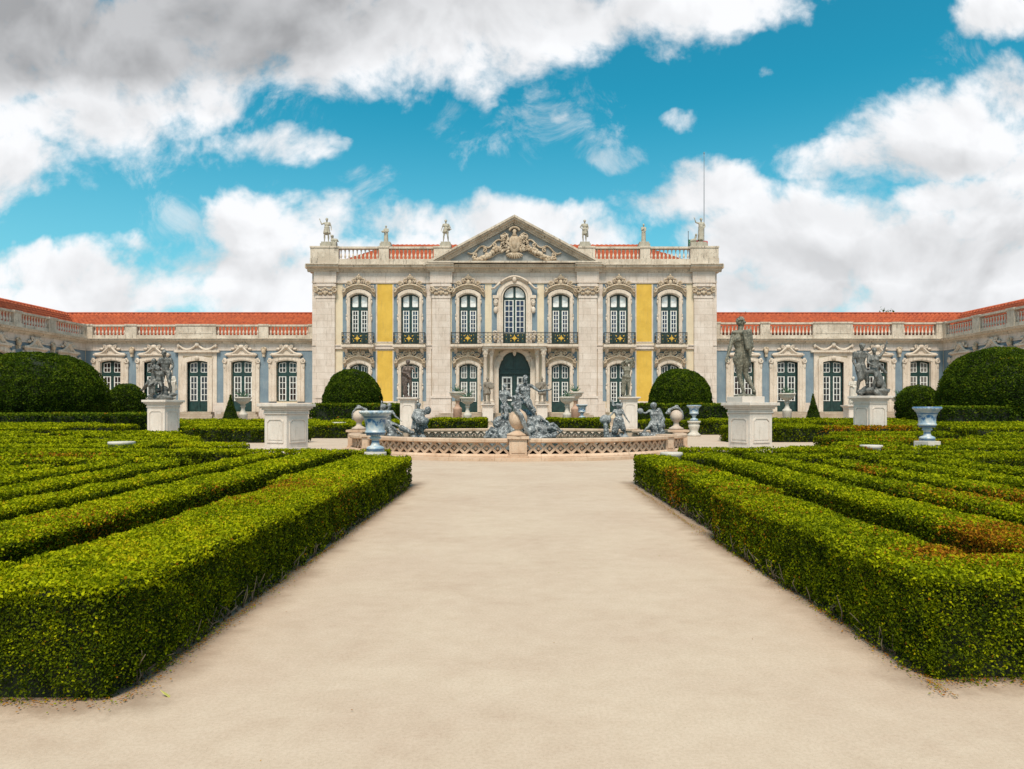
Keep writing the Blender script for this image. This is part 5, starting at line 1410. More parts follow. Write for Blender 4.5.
def leaves_mesh(name, P, N, S, mat, tint, spread=.75):
    """one small folded leaf (two triangles) per point"""
    n = len(P)
    if n == 0: return None
    rn = rng.normal(size=(n, 3))
    D = N*(1-spread)+rn*spread*.75; D /= np.linalg.norm(D, axis=1)[:, None]+1e-9          # leaf normal
    A = np.cross(D, rng.normal(size=(n, 3))); A /= np.linalg.norm(A, axis=1)[:, None]+1e-9
    # long axis leans outwards a little
    A += N*.55; A -= D*(A*D).sum(1)[:, None]; A /= np.linalg.norm(A, axis=1)[:, None]+1e-9
    B = np.cross(D, A)
    s = (S*rng.uniform(.7, 1.3, n))[:, None]
    base = P-A*s*.5
    v = np.empty((n, 4, 3)); v[:, 0] = base; v[:, 1] = base+A*s*.55+B*s*.30+D*s*.10; v[:, 2] = base+A*s; v[:, 3] = base+A*s*.55-B*s*.30+D*s*.10
    me = bpy.data.meshes.new(name)
    me.vertices.add(4*n); me.vertices.foreach_set('co', v.astype('f').ravel())
    idx = (np.arange(n)[:, None]*4+np.array([0, 1, 2, 0, 2, 3])[None, :]).astype('i').ravel()
    me.loops.add(6*n); me.loops.foreach_set('vertex_index', idx)
    me.polygons.add(2*n); me.polygons.foreach_set('loop_start', np.arange(0, 6*n, 3, dtype='i')); me.polygons.foreach_set('loop_total', np.full(2*n, 3, 'i'))
    at_ = me.attributes.new('tint', 'FLOAT', 'POINT'); at_.data.foreach_set('value', np.repeat(np.clip(tint, 0, 1), 4).astype('f'))
    me.materials.append(mat); me.update(); me.validate()
    return me

def leaf_size(y): return np.clip(.0038*y if y < 4 else .0152+(y-4)*.0032 if y < 9 else .0312+(y-9)*.0024, .0105, .30)
def dry_prob(P):
    d = np.zeros(len(P))
    for (x, y, z, r, s) in DRY:
        q = ((P[:, 0]-x)**2+(P[:, 1]-y)**2+((P[:, 2]-z)*.7)**2)/(r*r)
        d = np.maximum(d, s*np.exp(-q*1.2))
    return d

NLEAF = [0]
G2_, G4_ = 'box hedges of the right parterre', 'box hedges of the far right parterre'
def hedge(name, label, boxes, h, group=None, dens=1.7, mat='box_leaf', bright=0.0, cat='hedge', z0=0.0, hvar=.010):
    stems = 'near box hedge' in label
    """boxes: list of (x0,x1,y0,y1) or rotated (cx,cy,len,wid,ang) pieces of one clipped hedge"""
    if '|' in label:
        for lb_, bx_ in zip(label.split('|'), boxes): hedge(name, lb_.strip(), [bx_], h, group, dens, mat, bright, cat, z0, hvar)
        return
    t = empty(name, (0, 0, 0)); tag(t, label, cat, group)
    bl = []
    for b in boxes:
        if len(b) == 4 and 9.5 < b[2] < 26 and b[3]-b[2] < 1.5: b = (b[0], b[1], b[2], b[3]-(.16 if b[2] < 14 else .26))
        if len(b) == 4: bl.append(((b[0]+b[1])/2, (b[2]+b[3])/2, abs(b[1]-b[0]), abs(b[3]-b[2]), 0.0))
        else: bl.append(b)
    t.location = (bl[0][0], bl[0][1], 0)
    off = np.array([bl[0][0], bl[0][1], 0.0])
    core = MB(); Ps = []; Ns = []; Ss = []; topf = []; Cs = []
    def inside(P, k):
        m = np.zeros(len(P), bool)
        for i, (cx, cy, L, W, a) in enumerate(bl):
            if i == k: continue
            dx = P[:, 0]-cx; dy = P[:, 1]-cy; u = dx*math.cos(a)+dy*math.sin(a); v = -dx*math.sin(a)+dy*math.cos(a)
            m |= (np.abs(u) < L/2-.02) & (np.abs(v) < W/2-.02)
        return m
    for k, (cx, cy, L, W, a) in enumerate(bl):
        ca, sa = math.cos(a), math.sin(a)
        ins = .062 + .0035*cy*.5
        core.T = Matrix.Translation((cx-off[0], cy-off[1], 0)) @ Matrix.Rotation(a, 4, 'Z')
        core.box(-L/2+ins, L/2-ins, -W/2+ins, W/2-ins, z0, h-ins-.001*k)
        # faces: (centre u,v ; axis ; extents)
        faces = [('top', L, W), ('u+', W, h), ('u-', W, h), ('v+', L, h), ('v-', L, h)]
        for (fn, A_, B_) in faces:
            nrm = {'top': (0, 0, 1), 'u+': (1, 0, 0), 'u-': (-1, 0, 0), 'v+': (0, 1, 0), 'v-': (0, -1, 0)}[fn]
            nw = np.array([nrm[0]*ca-nrm[1]*sa, nrm[0]*sa+nrm[1]*ca, nrm[2]])
            ctr = np.array([cx, cy, h/2])+nw*(L/2 if fn[0] == 'u' else W/2 if fn[0] == 'v' else 0)
            if fn != 'top' and np.dot(nw[:2], -ctr[:2]) < -.35*np.linalg.norm(ctr[:2]) and cy > 9: continue       # far side, away from every viewpoint
            # stratify along the long direction
            ns = max(1, int(A_/.8))
            for i in range(ns):
                u0, u1 = -A_/2+A_*i/ns, -A_/2+A_*(i+1)/ns
                uc = (u0+u1)/2
                loc = {'top': (uc, 0), 'u+': (L/2, uc), 'u-': (-L/2, uc), 'v+': (uc, W/2), 'v-': (uc, -W/2)}[fn]
                wy = cy+loc[0]*sa+loc[1]*ca; wx = cx+loc[0]*ca-loc[1]*sa
                if wy < 1.5 or abs(wx) > wy*.80+3.0: continue
                side_ = abs(wx) > wy*.80+.8
                dist = math.hypot(wx, wy)
                s = float(leaf_size(dist)); area = (u1-u0)*B_
                n = int(area*dens/(.34*s*s)); n = int(n*(1.35 if dist < 7 else 1.0))
                if side_: s *= 1.5; n = int(n*.45)
                if n < 1: continue
                nc = max(2, n//8); ci = rng.integers(0, nc, n); cr = s*(1.5 if dist < 12 else 1.0)
                u = rng.uniform(u0, u1, nc)[ci]+rng.normal(0, cr, n); v = rng.uniform(0, B_, nc)[ci]+rng.normal(0, cr, n)
                u = np.clip(u, -A_/2, A_/2); v = np.abs(v); v = np.where(v > B_, 2*B_-v, v)
                cd = (-np.abs(rng.normal(0, 1, nc))*1.3+.55)*s; ct = np.where(rng.uniform(0, 1, nc) < .16, rng.uniform(.75, 1, nc), rng.beta(1.4, 3.0, nc)); cd = np.where(ct > .74, np.maximum(cd, .2*s), cd)
                dep = cd[ci]-np.abs(rng.normal(0, 1, n))*s*.5+s*.2
                zz = {'top': h}.get(fn)
                if fn == 'top': q = np.stack([u, v-W/2, np.full(n, h)], 1)
                elif fn[0] == 'u': q = np.stack([np.full(n, L/2 if fn == 'u+' else -L/2), u, v], 1)
                else: q = np.stack([u, np.full(n, W/2 if fn == 'v+' else -W/2), v], 1)
                rc = min(.13, W*.35) if cy < 14 else .06
                dx_ = np.abs(q[:, 0])-(L/2-rc); dy_ = np.abs(q[:, 1])-(W/2-rc)
                cm = (dx_ > 0) & (dy_ > 0); ln = np.hypot(dx_, dy_); f_ = np.where(cm & (ln > rc), rc/np.maximum(ln, 1e-6), 1.0)
                q[:, 0] = np.where(cm, np.sign(q[:, 0])*(L/2-rc+dx_*f_), q[:, 0]); q[:, 1] = np.where(cm, np.sign(q[:, 1])*(W/2-rc+dy_*f_), q[:, 1])
                # rounding of the clipped edges
                r_ = .045
                for ax, hf in ((0, L/2), (1, W/2)):
                    e = np.clip((np.abs(q[:, ax])-(hf-r_))/r_, 0, 1); q[:, 2] -= np.where(q[:, 2] > h-r_, e*e*r_*.8, 0)
                qq = np.stack([cx+q[:, 0]*ca-q[:, 1]*sa, cy+q[:, 0]*sa+q[:, 1]*ca, q[:, 2]], 1)
                N = np.tile(nw, (n, 1))
                und = vnoise(qq, 3.1)*hvar*1.4+vnoise(qq, 10.0, 3)*hvar+vnoise(qq, 1.0, 5)*hvar*1.2-.01
                qq += N*(und+dep)[:, None]
                if fn != 'top': qq += N*(np.clip(.10-q[:, 2], 0, .1)*(-.25+.7*rng.uniform(0, 1, n)*(vnoise(qq, 6, 8) > 0)))[:, None]
                m = ~inside(qq, k) & (qq[:, 2] > z0+.005)
                # thinned at the foot so that some twigs show
                if fn != 'top': m &= rng.uniform(0, 1, n) < np.clip(.38+q[:, 2]*5+.25*vnoise(qq, 5, 6), .12, 1)
                qq, N = qq[m], N[m]; Cs.append(ct[ci][m])
                Ps.append(qq); Ns.append(N); Ss.append(np.full(len(qq), s)); topf.append(np.full(len(qq), 1.0 if fn == 'top' else 0.0))
    if stems:
        rs = random.Random(len(label)); stm = MB()
        for (cx, cy, L, W, a) in bl:
            if cy > 9.5: continue
            for i in range(int((L+W)*2*22)):
                pe = rs.uniform(0, 2*(L+W))
                if pe < L: x_, y_ = pe-L/2, -W/2
                elif pe < L+W: x_, y_ = L/2, pe-L-W/2
                elif pe < 2*L+W: x_, y_ = pe-L-W-L/2, W/2
                else: x_, y_ = -L/2, pe-2*L-W-W/2
                k_ = rs.uniform(.82, .95); x_ *= 1-(1-k_)*.5; y_ *= k_
                px_, py_ = cx+x_*math.cos(a)-y_*math.sin(a), cy+x_*math.sin(a)+y_*math.cos(a)
                if inside(np.array([[px_, py_, 0]]), bl.index((cx, cy, L, W, a)))[0]: continue
                h_ = rs.uniform(.04, .17)
                stm.tube([(px_-off[0], py_-off[1], 0), (px_-off[0]+rs.uniform(-.03, .03), py_-off[1]+rs.uniform(-.03, .03), h_*.5), (px_-off[0]+rs.uniform(-.06, .06), py_-off[1]+rs.uniform(-.06, .06), h_)], lambda q: .0045*(1-.6*q), 4)
        if stm.v: link('stems', stm.mesh('stems', MAT['twig']), t)
    co = core.mesh('branches', MAT['core'])
    link('branches', co, t)
    P = np.concatenate(Ps); N = np.concatenate(Ns); S = np.concatenate(Ss); tf = np.concatenate(topf)
    rnd = .65*np.concatenate(Cs)+.35*rng.beta(2.0, 3.0, len(P))
    # new growth: on top and trimmed edge; darker side tint also paints in gap shade
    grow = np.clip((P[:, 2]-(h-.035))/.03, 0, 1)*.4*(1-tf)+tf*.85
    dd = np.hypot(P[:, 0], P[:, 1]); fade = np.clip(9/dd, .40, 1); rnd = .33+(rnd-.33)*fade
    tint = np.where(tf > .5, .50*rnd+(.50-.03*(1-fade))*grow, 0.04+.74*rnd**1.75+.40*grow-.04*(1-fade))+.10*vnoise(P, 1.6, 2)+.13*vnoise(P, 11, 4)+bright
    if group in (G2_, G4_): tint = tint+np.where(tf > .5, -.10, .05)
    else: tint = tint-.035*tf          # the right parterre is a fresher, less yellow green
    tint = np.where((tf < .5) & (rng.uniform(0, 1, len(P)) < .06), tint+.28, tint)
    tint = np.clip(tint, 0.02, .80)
    dp = dry_prob(P)+.004
    tint = np.where(rng.uniform(0, 1, len(P)) < dp, rng.uniform(.84, 1, len(P)), tint)
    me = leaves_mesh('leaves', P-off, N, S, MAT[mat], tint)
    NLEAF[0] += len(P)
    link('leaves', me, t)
    return t

def topiary(name, label, c, r, zc, ztop, mat='topiary_leaf', kind='dome', group=None, dens=2.8):
    """clipped ball/dome or cone on a short stem"""
    x, y = c
    t = empty(name, (x, y, 0)); tag(t, label, 'topiary', group)
    core = MB(); d = math.hypot(x, y); s = float(leaf_size(d))*.80
    if kind == 'dome':
        rz_ = ztop-zc
        def prof(th): return r*math.sin(th)**(.9 if th < math.pi/2 else .35), zc+rz_*math.cos(th) if th < math.pi/2 else zc+zc*.92*math.cos(th)
        pr = [prof(math.pi*i/16+.001 if i == 0 else math.pi*i/16-.001 if i == 16 else math.pi*i/16) for i in range(17)]
    else:
        pr = [(.02, ztop), (r*.35, ztop*.66), (r*.68, ztop*.34), (r*.95, ztop*.08), (r*.85, .03), (.05, .02)]
    core.lathe([(max(.01, a-(s*.8+.10 if kind == 'dome' else .05)), b-(s*.6+.1 if i == 0 else 0)) for i, (a, b) in enumerate(pr)][::-1], 24)
    link('branches', core.mesh('branches', MAT['core']), t)
    st = MB(); st.lathe([(.09, 0), (.07, zc if kind == 'dome' else .3)], 8); link('trunk', st.mesh('trunk', MAT['bark']), t)
    if kind != 'dome': s *= .6; dens = 2.6
    Ps = []; Ns = []
    for (a, za), (b, zb) in zip(pr[:-1], pr[1:]):
        sl = math.hypot(b-a, zb-za); area = math.pi*(a+b)*sl; n = int(area*dens/(.34*s*s))
        if n < 1: continue
        q = rng.uniform(0, 1, n); ph = rng.uniform(0, 2*math.pi, n)
        rr_ = a+(b-a)*q; z = za+(zb-za)*q; nr, nz = (za-zb)/sl, (b-a)/sl
        N = np.stack([np.cos(ph)*nr, np.sin(ph)*nr, np.full(n, nz)], 1)
        P = np.stack([rr_*np.cos(ph), rr_*np.sin(ph), z], 1)
        keep = P[:, 1] < r*.35
        P, N = P[keep], N[keep]
        P += N*((vnoise(P, 1.4, 1)*.09+vnoise(P, 5, 2)*.06)*(1 if kind == 'dome' else .3)-np.abs(rng.normal(0, 1, len(P)))*s*.8)[:, None]
        Ps.append(P); Ns.append(N)
    P = np.concatenate(Ps); N = np.concatenate(Ns)
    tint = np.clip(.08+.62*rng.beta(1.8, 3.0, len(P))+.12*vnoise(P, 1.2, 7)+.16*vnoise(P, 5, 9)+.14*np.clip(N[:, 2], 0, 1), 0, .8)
    
    link('leaves', leaves_mesh('leaves', P, N, np.full(len(P), s), MAT[mat], tint), t); NLEAF[0] += len(P)
    return t

G1 = 'box hedges of the left parterre'; G2 = 'box hedges of the right parterre'
# --- left parterre (nearest the viewer)
hedge('hedge', 'L-shaped near box hedge at bottom left, running beside the gravel path', [(-2.38, -1.64, 2.85, 7.2), (-2.56, -1.64, 7.1, 11.1), (-6.5, -2.30, 2.85, 3.34)], .485, G1)
def strip(x0, x1, xa, xb, y0, y1):
    """slightly diverging strip: near edge x0..x1, far edge xa..xb"""
    ny = max(3.72, min(y0, 1.0*abs(x0)-1.2)); t_ = (ny-y0)/(y1-y0); x0, x1, y0 = x0+(xa-x0)*t_, x1+(xb-x1)*t_, ny       # run on past the picture edge
    c0, c1 = (x0+x1)/2, (xa+xb)/2; w0 = (abs(x1-x0)+abs(xb-xa))/2; w0 -= .10; L = math.hypot(c1-c0, y1-y0)
    return ((c0+c1)/2, (y0+y1)/2, L, w0, math.atan2(y1-y0, c1-c0))
hedge('hedge', 'second box hedge strip left of the path, beyond the widest dark gap', [strip(-3.34, -2.76, -3.66, -3.02, 3.72, 12.3), (-5.0, -2.25, 12.2, 12.85)], .49, G1)
hedge('hedge', 'third box hedge strip left of the path, narrower than the two before it', [strip(-4.06, -3.64, -4.36, -3.96, 4.0, 11.8)], .485, G1)
hedge('hedge', 'fourth box hedge strip left of the path, ending at the cross gap', [strip(-4.84, -4.38, -5.12, -4.68, 5.0, 9.9)], .485, G1)
hedge('hedge', 'fifth box hedge strip left of the path, reaching the left picture edge', [strip(-5.62, -5.18, -5.85, -5.42, 6.0, 9.9)], .49, G1)
hedge('hedge', 'sixth short box hedge strip left of the path', [strip(-6.36, -5.95, -6.6, -6.17, 7.2, 9.5)], .48, G1)
hedge('hedge', 'seventh short box hedge strip farthest left of the path', [strip(-7.15, -6.72, -7.35, -6.95, 8.4, 9.9)], .49, G1)
hedge('hedge', 'box hedge row just beyond the ends of the left strips', [(-9.4, -4.9, 10.35, 10.8), (-9.4, -8.1, 9.7, 10.4)], .49, G1)
hedge('hedge', 'second box hedge row beyond the left strips, with a rusty patch', [(-10.2, -5.6, 11.25, 11.75)], .49, G1)
hedge('hedge', 'third box hedge row beyond the left strips, longest of the three', [(-10.8, -4.85, 12.3, 13.0)], .495, G1)
hedge('hedge', 'bright box hedge block in front of the empty white pedestal', [(-7.0, -5.75, 14.1, 15.4)], .50, G1, bright=.06)
hedge('hedge', 'box hedge row holding the bare stone disc on the left', [(-12.8, -7.45, 13.8, 14.6), (-8.9, -7.45, 14.5, 15.4)], .50, G1)
hedge('hedge', 'box hedge row left of the empty pedestal with a squared right end', [(-14.2, -7.35, 16.0, 16.8)], .50, G1)
hedge('hedge', 'long box hedge with short dark slots, left middle distance|stubby box hedge beside the slotted one, left middle distance', [(-16.5, -11.2, 17.8, 18.6), (-10.4, -8.2, 17.6, 18.6)], .50, G1)
hedge('hedge', 'left box hedge row nearer the picture edge, level with the fountain front|left box hedge row nearer the fountain, level with its front', [(-18.4, -13.6, 19.8, 20.8), (-12.6, -9.4, 19.6, 20.6)], .50, G1)
hedge('hedge', 'box hedge row left of the dark lead group pedestal|box hedge row right below the left dark lead group', [(-20.4, -15.8, 22.0, 23.2), (-14.6, -10.8, 21.8, 23.0)], .50, G1)
G3 = 'box hedges of the far left parterre'; G4 = 'box hedges of the far right parterre'
hedge('hedge', 'squared front hedge of the far left parterre, behind the empty pedestal|low hedge to the left of the left lead group pedestal, at its front', [(-12.3, -7.7, 25.5, 26.7), (-22.5, -16.2, 24.6, 25.8)], .56, G3)
hedge('hedge', 'hedge wall behind the short turned white pedestal, left of the fountain', [(-9.6, -6.6, 29.6, 31.0), (-14.0, -9.5, 28.6, 29.8)], .60, G3)
hedge('hedge', 'long low hedge at the foot of the left lead group pedestal|short low hedge just right of the left lead group pedestal', [(-27.5, -16.0, 28.2, 29.8), (-14.8, -13.0, 31.4, 32.6)], .58, G3)
hedge('hedge', 'far left hedge row before the large topiary dome|low hedge row between left lead group and fountain', [(-29.5, -19.2, 31.6, 32.8), (-17.8, -9.2, 33.6, 35.0)], .58, G3)
hedge('hedge', 'low hedge row before the left clipped cone|low hedge row behind the left pair of lead children', [(-21.0, -14.6, 37.0, 38.6), (-12.6, -5.4, 37.4, 39.0)], .58, G3)
hedge('hedge', 'last low hedge row before the left wing steps|last low hedge row in front of the left square topiary hedge', [(-22.5, -12.0, 42.0, 43.6), (-11.0, -5.2, 41.6, 43.2)], .60, G3)
hedge('hedge', 'rectangular hedge behind the fountain, left of the palace steps', [(-4.9, -1.95, 39.6, 41.4), (-4.9, -4.0, 41.3, 44.0), (-2.6, -1.8, 41.3, 44.5)], .70, G3)
hedge('hedge', 'dark square hedge around the left topiary ball', [(-13.3, -7.85, 45.0, 50.5)], 1.58, 'tall square hedges round the topiary', mat='topiary_leaf', bright=.1)
hedge('hedge', 'dark low hedge in front of the large left topiary dome', [(-29.0, -19.8, 33.6, 35.0), (-20.6, -19.0, 34.2, 38.0)], 1.02, 'tall square hedges round the topiary', mat='topiary_leaf', bright=.1)
# --- right parterre
hedge('hedge', 'near box hedge at bottom right, running along the gravel path to the fountain', [(1.81, 2.34, 3.07, 6.6), (1.92, 2.48, 6.4, 11.5), (2.3, 6.8, 3.07, 3.60)], .475, G2)
hedge('hedge', 'second box hedge strip right of the path, rusty brown at its near end', [strip(2.70, 3.25, 2.98, 3.45, 4.0, 11.3), (2.46, 3.5, 11.2, 11.9)], .48, G2)
hedge('hedge', 'third box hedge strip right of the path', [strip(3.50, 3.93, 3.70, 4.15, 4.6, 11.3), (3.75, 5.2, 11.2, 11.8)], .48, G2)
hedge('hedge', 'fourth box hedge strip right of the path, with brown tips', [strip(4.28, 4.78, 4.45, 4.9, 5.6, 10.3)], .48, G2)
hedge('hedge', 'fifth box hedge strip right of the path, by the right picture edge', [strip(5.15, 5.6, 5.2, 5.65, 6.8, 10.2)], .48, G2)
hedge('hedge', 'short box hedge strip near the right picture edge', [strip(6.0, 6.45, 6.0, 6.4, 8.0, 10.3)], .48, G2)
hedge('hedge', 'box hedge row crossing beyond the right strips', [(5.5, 10.2, 10.9, 11.4)], .48, G2)
hedge('hedge', 'second box hedge row beyond the right strips', [(5.6, 10.6, 12.0, 12.5)], .48, G2)
hedge('hedge', 'irregular box hedge in front of the tall nude statue', [(3.0, 6.3, 12.5, 13.2), (5.2, 7.6, 13.1, 13.8)], .50, G2)
hedge('hedge', 'box hedge row just in front of the right standing urn', [(7.9, 12.2, 13.4, 14.1)], .50, G2)
hedge('hedge', 'box hedge row beside the right standing urn, on its right|short box hedge left of the right standing urn', [(9.3, 13.4, 14.9, 15.6), (6.9, 8.3, 14.7, 15.6)], .50, G2)
hedge('hedge', 'box hedge row just behind the right standing urn', [(8.0, 14.4, 16.5, 17.3)], .50, G2)
hedge('hedge', 'box hedge between the tall statue and the right urn|box hedge at the right picture edge, beyond the urn', [(8.2, 10.6, 18.4, 19.6), (12.0, 16.0, 18.3, 19.2)], .50, G2)
hedge('hedge', 'right box hedge row below the dark lead group, with brown tips|box hedge row right of the dark lead group, before the dome', [(9.9, 13.4, 21.2, 22.4), (14.4, 18.0, 20.8, 21.8)], .50, G2)
hedge('hedge', 'squared front hedge of the far right parterre, with a rusty face|low hedge row right of the front of the right lead group', [(7.9, 15.0, 26.0, 27.2), (15.6, 22.0, 24.2, 25.4)], .60, G4)
hedge('hedge', 'narrow hedge wall between the ball finial and the small right urn|hedge wall between the small right urn and the nude statue', [(6.6, 7.7, 33.8, 35.4), (8.55, 13.6, 33.8, 35.4)], .72, G4)
hedge('hedge', 'low hedge left of the right lead group pedestal|long low hedge right of the right lead group pedestal', [(9.6, 12.8, 29.6, 30.8), (14.4, 26.4, 28.6, 30.0)], .60, G4)
hedge('hedge', 'far right hedge row before the large topiary dome', [(15.4, 29.0, 32.6, 34.0)], .60, G4)
hedge('hedge', 'low hedge row behind the right pair of lead children|low hedge row before the right clipped cone', [(6.2, 12.5, 38.6, 40.2), (14.6, 22.0, 37.6, 39.0)], .60, G4)
hedge('hedge', 'last low hedge row before the right wing steps', [(12.0, 23.6, 42.2, 43.8)], .66, G4)
hedge('hedge', 'rectangular hedge behind the fountain, right of the palace steps', [(1.9, 5.3, 39.6, 41.4), (1.9, 2.7, 41.3, 44.5), (4.5, 5.3, 41.3, 44)], .70, G4)
hedge('hedge', 'dark square hedge around the right topiary ball', [(7.75, 13.7, 45.0, 50.5)], 1.58, 'tall square hedges round the topiary', mat='topiary_leaf', bright=.1)
hedge('hedge', 'dark low hedge in front of the large right topiary dome', [(21.8, 29.8, 35.4, 36.8)], 1.36, 'tall square hedges round the topiary', mat='topiary_leaf', bright=.1)
# topiary
topiary('topiary_dome', 'large dark clipped dome of foliage at the left picture edge', (-25.6, 37.6), 3.35, 1.9, 4.28)
topiary('topiary_dome', 'large dark clipped dome of foliage at the right picture edge', (26.3, 38.2), 3.0, 1.9, 4.58)
topiary('topiary_ball', 'clipped green ball rising from a square hedge, left of the yellow panels', (-11.1, 47.6), 1.98, 1.75, 3.98)
topiary('topiary_ball', 'clipped green ball rising from a square hedge, right of the yellow panels', (11.15, 47.6), 2.12, 1.75, 4.0)
topiary('topiary_ball', 'small clipped ball beside the large left dome', (-23.9, 43), 1.15, 1.4, 2.85)
topiary('topiary_ball', 'small clipped ball beside the large right dome', (24.7, 43), 1.35, 1.4, 2.75)
topiary('topiary_cone', 'small dark clipped cone between the left dark group and the palace wing', (-18.35, 45), .66, 0, 2.2, kind='cone')
topiary('topiary_cone', 'small dark clipped cone beside the right wing door', (19.1, 45), .62, 0, 2.25, kind='cone')

# trees peeping over the right wing
def tree(x, y, H, r, label, seed):
    t = empty('tree', (x, y, 0)); tag(t, label, 'tree', 'trees behind the right wing')
    rr = random.Random(seed); b = MB()
    b.tube([(0, 0, 0), (.1, 0, H*.35), (-.05, .1, H*.6), (0, 0, H*.85)], lambda q: .28*(1-.75*q), 8)
    P = []
    for i in range(9):
        a = rr.uniform(0, 6.28); e = rr.uniform(.2, 1.0); L_ = r*rr.uniform(.5, 1.0); z0 = H*rr.uniform(.70, .93)
        p1 = Vector((math.cos(a)*L_, math.sin(a)*L_, min(H, z0+L_*e*.9)))
        b.tube([(0, 0, z0), tuple(Vector((0, 0, z0)).lerp(p1, .55)+Vector((0, 0, .15))), tuple(p1)], lambda q: .09*(1-.8*q), 5)
        n = 150; pc = np.array(p1)[None, :]+rng.normal(0, 1, (n, 3))*np.array([.42, .42, .30]); P.append(pc)
    link('trunk', b.mesh('trunk', MAT['bark']), t)
    P = np.concatenate(P); N = rng.normal(size=P.shape); N[:, 2] = np.abs(N[:, 2]); N /= np.linalg.norm(N, axis=1)[:, None]
    link('crown', leaves_mesh('crown', P, N, np.full(len(P), .28), MAT['tree_leaf'], np.clip(rng.beta(2, 3, len(P)), 0, .8)), t)
tree(27.3, 84, 13.5, .8, 'green treetop just showing over the wing roof beside the flag mast', 1)
tree(45.3, 84, 13.3, .8, 'green treetop showing over the right wing roof near its bend', 2)
tree(47.6, 85, 13.3, .6, 'smaller treetop close to the bend of the right wing roof', 4)

# litter at the hedge feet
P = []
for (x, s) in ((-1.60, 1), (1.80, -1)):
    n = 3600; y = 2.9+8.4*rng.beta(1, 1.4, n); xx = x+s*(np.abs(rng.normal(0, .045, n))-.05)*(1+.5*np.sin(y*3+np.sin(y*7)))
    P.append(np.stack([xx, y, np.full(n, .008)+rng.uniform(0, .006, n)], 1))
n = 1100; P.append(np.stack([rng.uniform(-4, -1.6, n), 2.90-np.abs(rng.normal(0, .05, n)), np.full(n, .009)], 1)); P.append(np.stack([rng.uniform(1.8, 4, n), 3.13-np.abs(rng.normal(0, .05, n)), np.full(n, .009)], 1))
n = 30; P.append(np.stack([rng.uniform(-1.6, 1.8, n), rng.uniform(2, 11, n), np.full(n, .008)], 1))
P = np.concatenate(P); N = np.tile(np.array([0, 0, 1.0]), (len(P), 1))
lm = leaves_mesh('leaf_litter', P, N, rng.uniform(.006, .014, len(P)), MAT['box_leaf'], np.where(rng.uniform(0, 1, len(P)) < .75, rng.uniform(.85, 1, len(P)), .5), spread=.25)
tag(link('leaf_litter', lm), 'dry fallen leaves along the foot of the path hedges', 'leaf litter', kind='stuff')
lv = empty('fallen_leaf', (-1.46, 2.93, .006)); tag(lv, 'small yellow fallen leaf on the gravel near the left hedge corner', 'leaf')
b = MB(); b.prism([(-.035, 0), (-.012, .010), (.016, .008), (.040, 0), (.012, -.009), (-.014, -.008)], 0, .002)
o = link('blade', b.mesh('blade', plain('yellow_leaf', (.55, .50, .12, 1), .6)), lv); o.rotation_euler = (R(80), R(35), 0)

# ------------------------------------------------------------ ground
m, nt, b_ = mat_base('compacted_sandy_gravel')
geo = nt.new('ShaderNodeNewGeometry').outputs['Position']
f0, _ = nt.noise(geo, .16, 4, .6); f1, _ = nt.noise(geo, .75, 6, .62, .4); f2, _ = nt.noise(geo, 7, 5, .65); f3, _ = nt.noise(geo, 70, 3, .6); f4, _ = nt.noise(geo, 260, 2, .5)
mpg = nt.new('ShaderNodeMapping'); nt.put(mpg.inputs[0], geo); mpg.inputs['Scale'].default_value = (.7, 1.1, 1)
f5, _ = nt.noise(mpg.outputs[0], 1.3, 9, .74, .2)
c = nt.mix(nt.smooth(f1, .35, .68), (.585, .465, .355, 1), (.545, .42, .32, 1))
c = nt.mix(nt.math('MULTIPLY', nt.smooth(f5, .46, .74), .36), c, (.40, .27, .19, 1))
c = nt.mix(nt.math('MULTIPLY', nt.smooth(f0, .5, .7), .35), c, (.62, .505, .40, 1))
c = nt.mix(.28, c, nt.ramp(f2, [(.3, (.72, .66, .60, 1)), (.65, (1, 1, 1, 1))]), 'MULTIPLY')
c = nt.mix(.26, c, nt.ramp(f3, [(.35, (.62, .57, .52, 1)), (.6, (1, 1, 1, 1))]), 'MULTIPLY')
c = nt.mix(nt.math('MULTIPLY', nt.math('GREATER_THAN', f4, .66), .6), c, (.20, .14, .10, 1))
# dark soil trodden at the foot of the hedges
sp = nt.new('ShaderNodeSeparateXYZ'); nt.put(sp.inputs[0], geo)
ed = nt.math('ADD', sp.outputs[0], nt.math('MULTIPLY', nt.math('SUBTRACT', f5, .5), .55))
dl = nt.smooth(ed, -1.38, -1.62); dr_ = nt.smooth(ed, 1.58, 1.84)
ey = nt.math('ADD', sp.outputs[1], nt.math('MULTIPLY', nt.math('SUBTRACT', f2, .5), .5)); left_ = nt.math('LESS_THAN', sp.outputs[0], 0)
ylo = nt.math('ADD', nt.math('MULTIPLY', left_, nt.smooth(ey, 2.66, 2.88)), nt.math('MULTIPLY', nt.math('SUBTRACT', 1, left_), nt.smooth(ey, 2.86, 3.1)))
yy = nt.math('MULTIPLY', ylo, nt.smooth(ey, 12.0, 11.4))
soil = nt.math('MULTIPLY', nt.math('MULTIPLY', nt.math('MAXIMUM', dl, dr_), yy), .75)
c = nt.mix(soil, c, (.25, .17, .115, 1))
nt.put(b_.inputs['Base Color'], c); b_.inputs['Roughness'].default_value = .95; b_.inputs['Specular IOR Level'].default_value = .2
hh = nt.math('ADD', nt.math('MULTIPLY', f3, .5), nt.math('ADD', nt.math('MULTIPLY', f4, .35), nt.math('MULTIPLY', f2, .8)))
nt.put(b_.inputs['Normal'], nt.bump(hh, .14, .012))
gm = bpy.data.meshes.new('ground'); S_ = 900
gm.from_pydata([(-S_, -S_, 0), (S_, -S_, 0), (S_, S_, 0), (-S_, S_, 0)], [], [(0, 1, 2, 3)]); gm.materials.append(m)
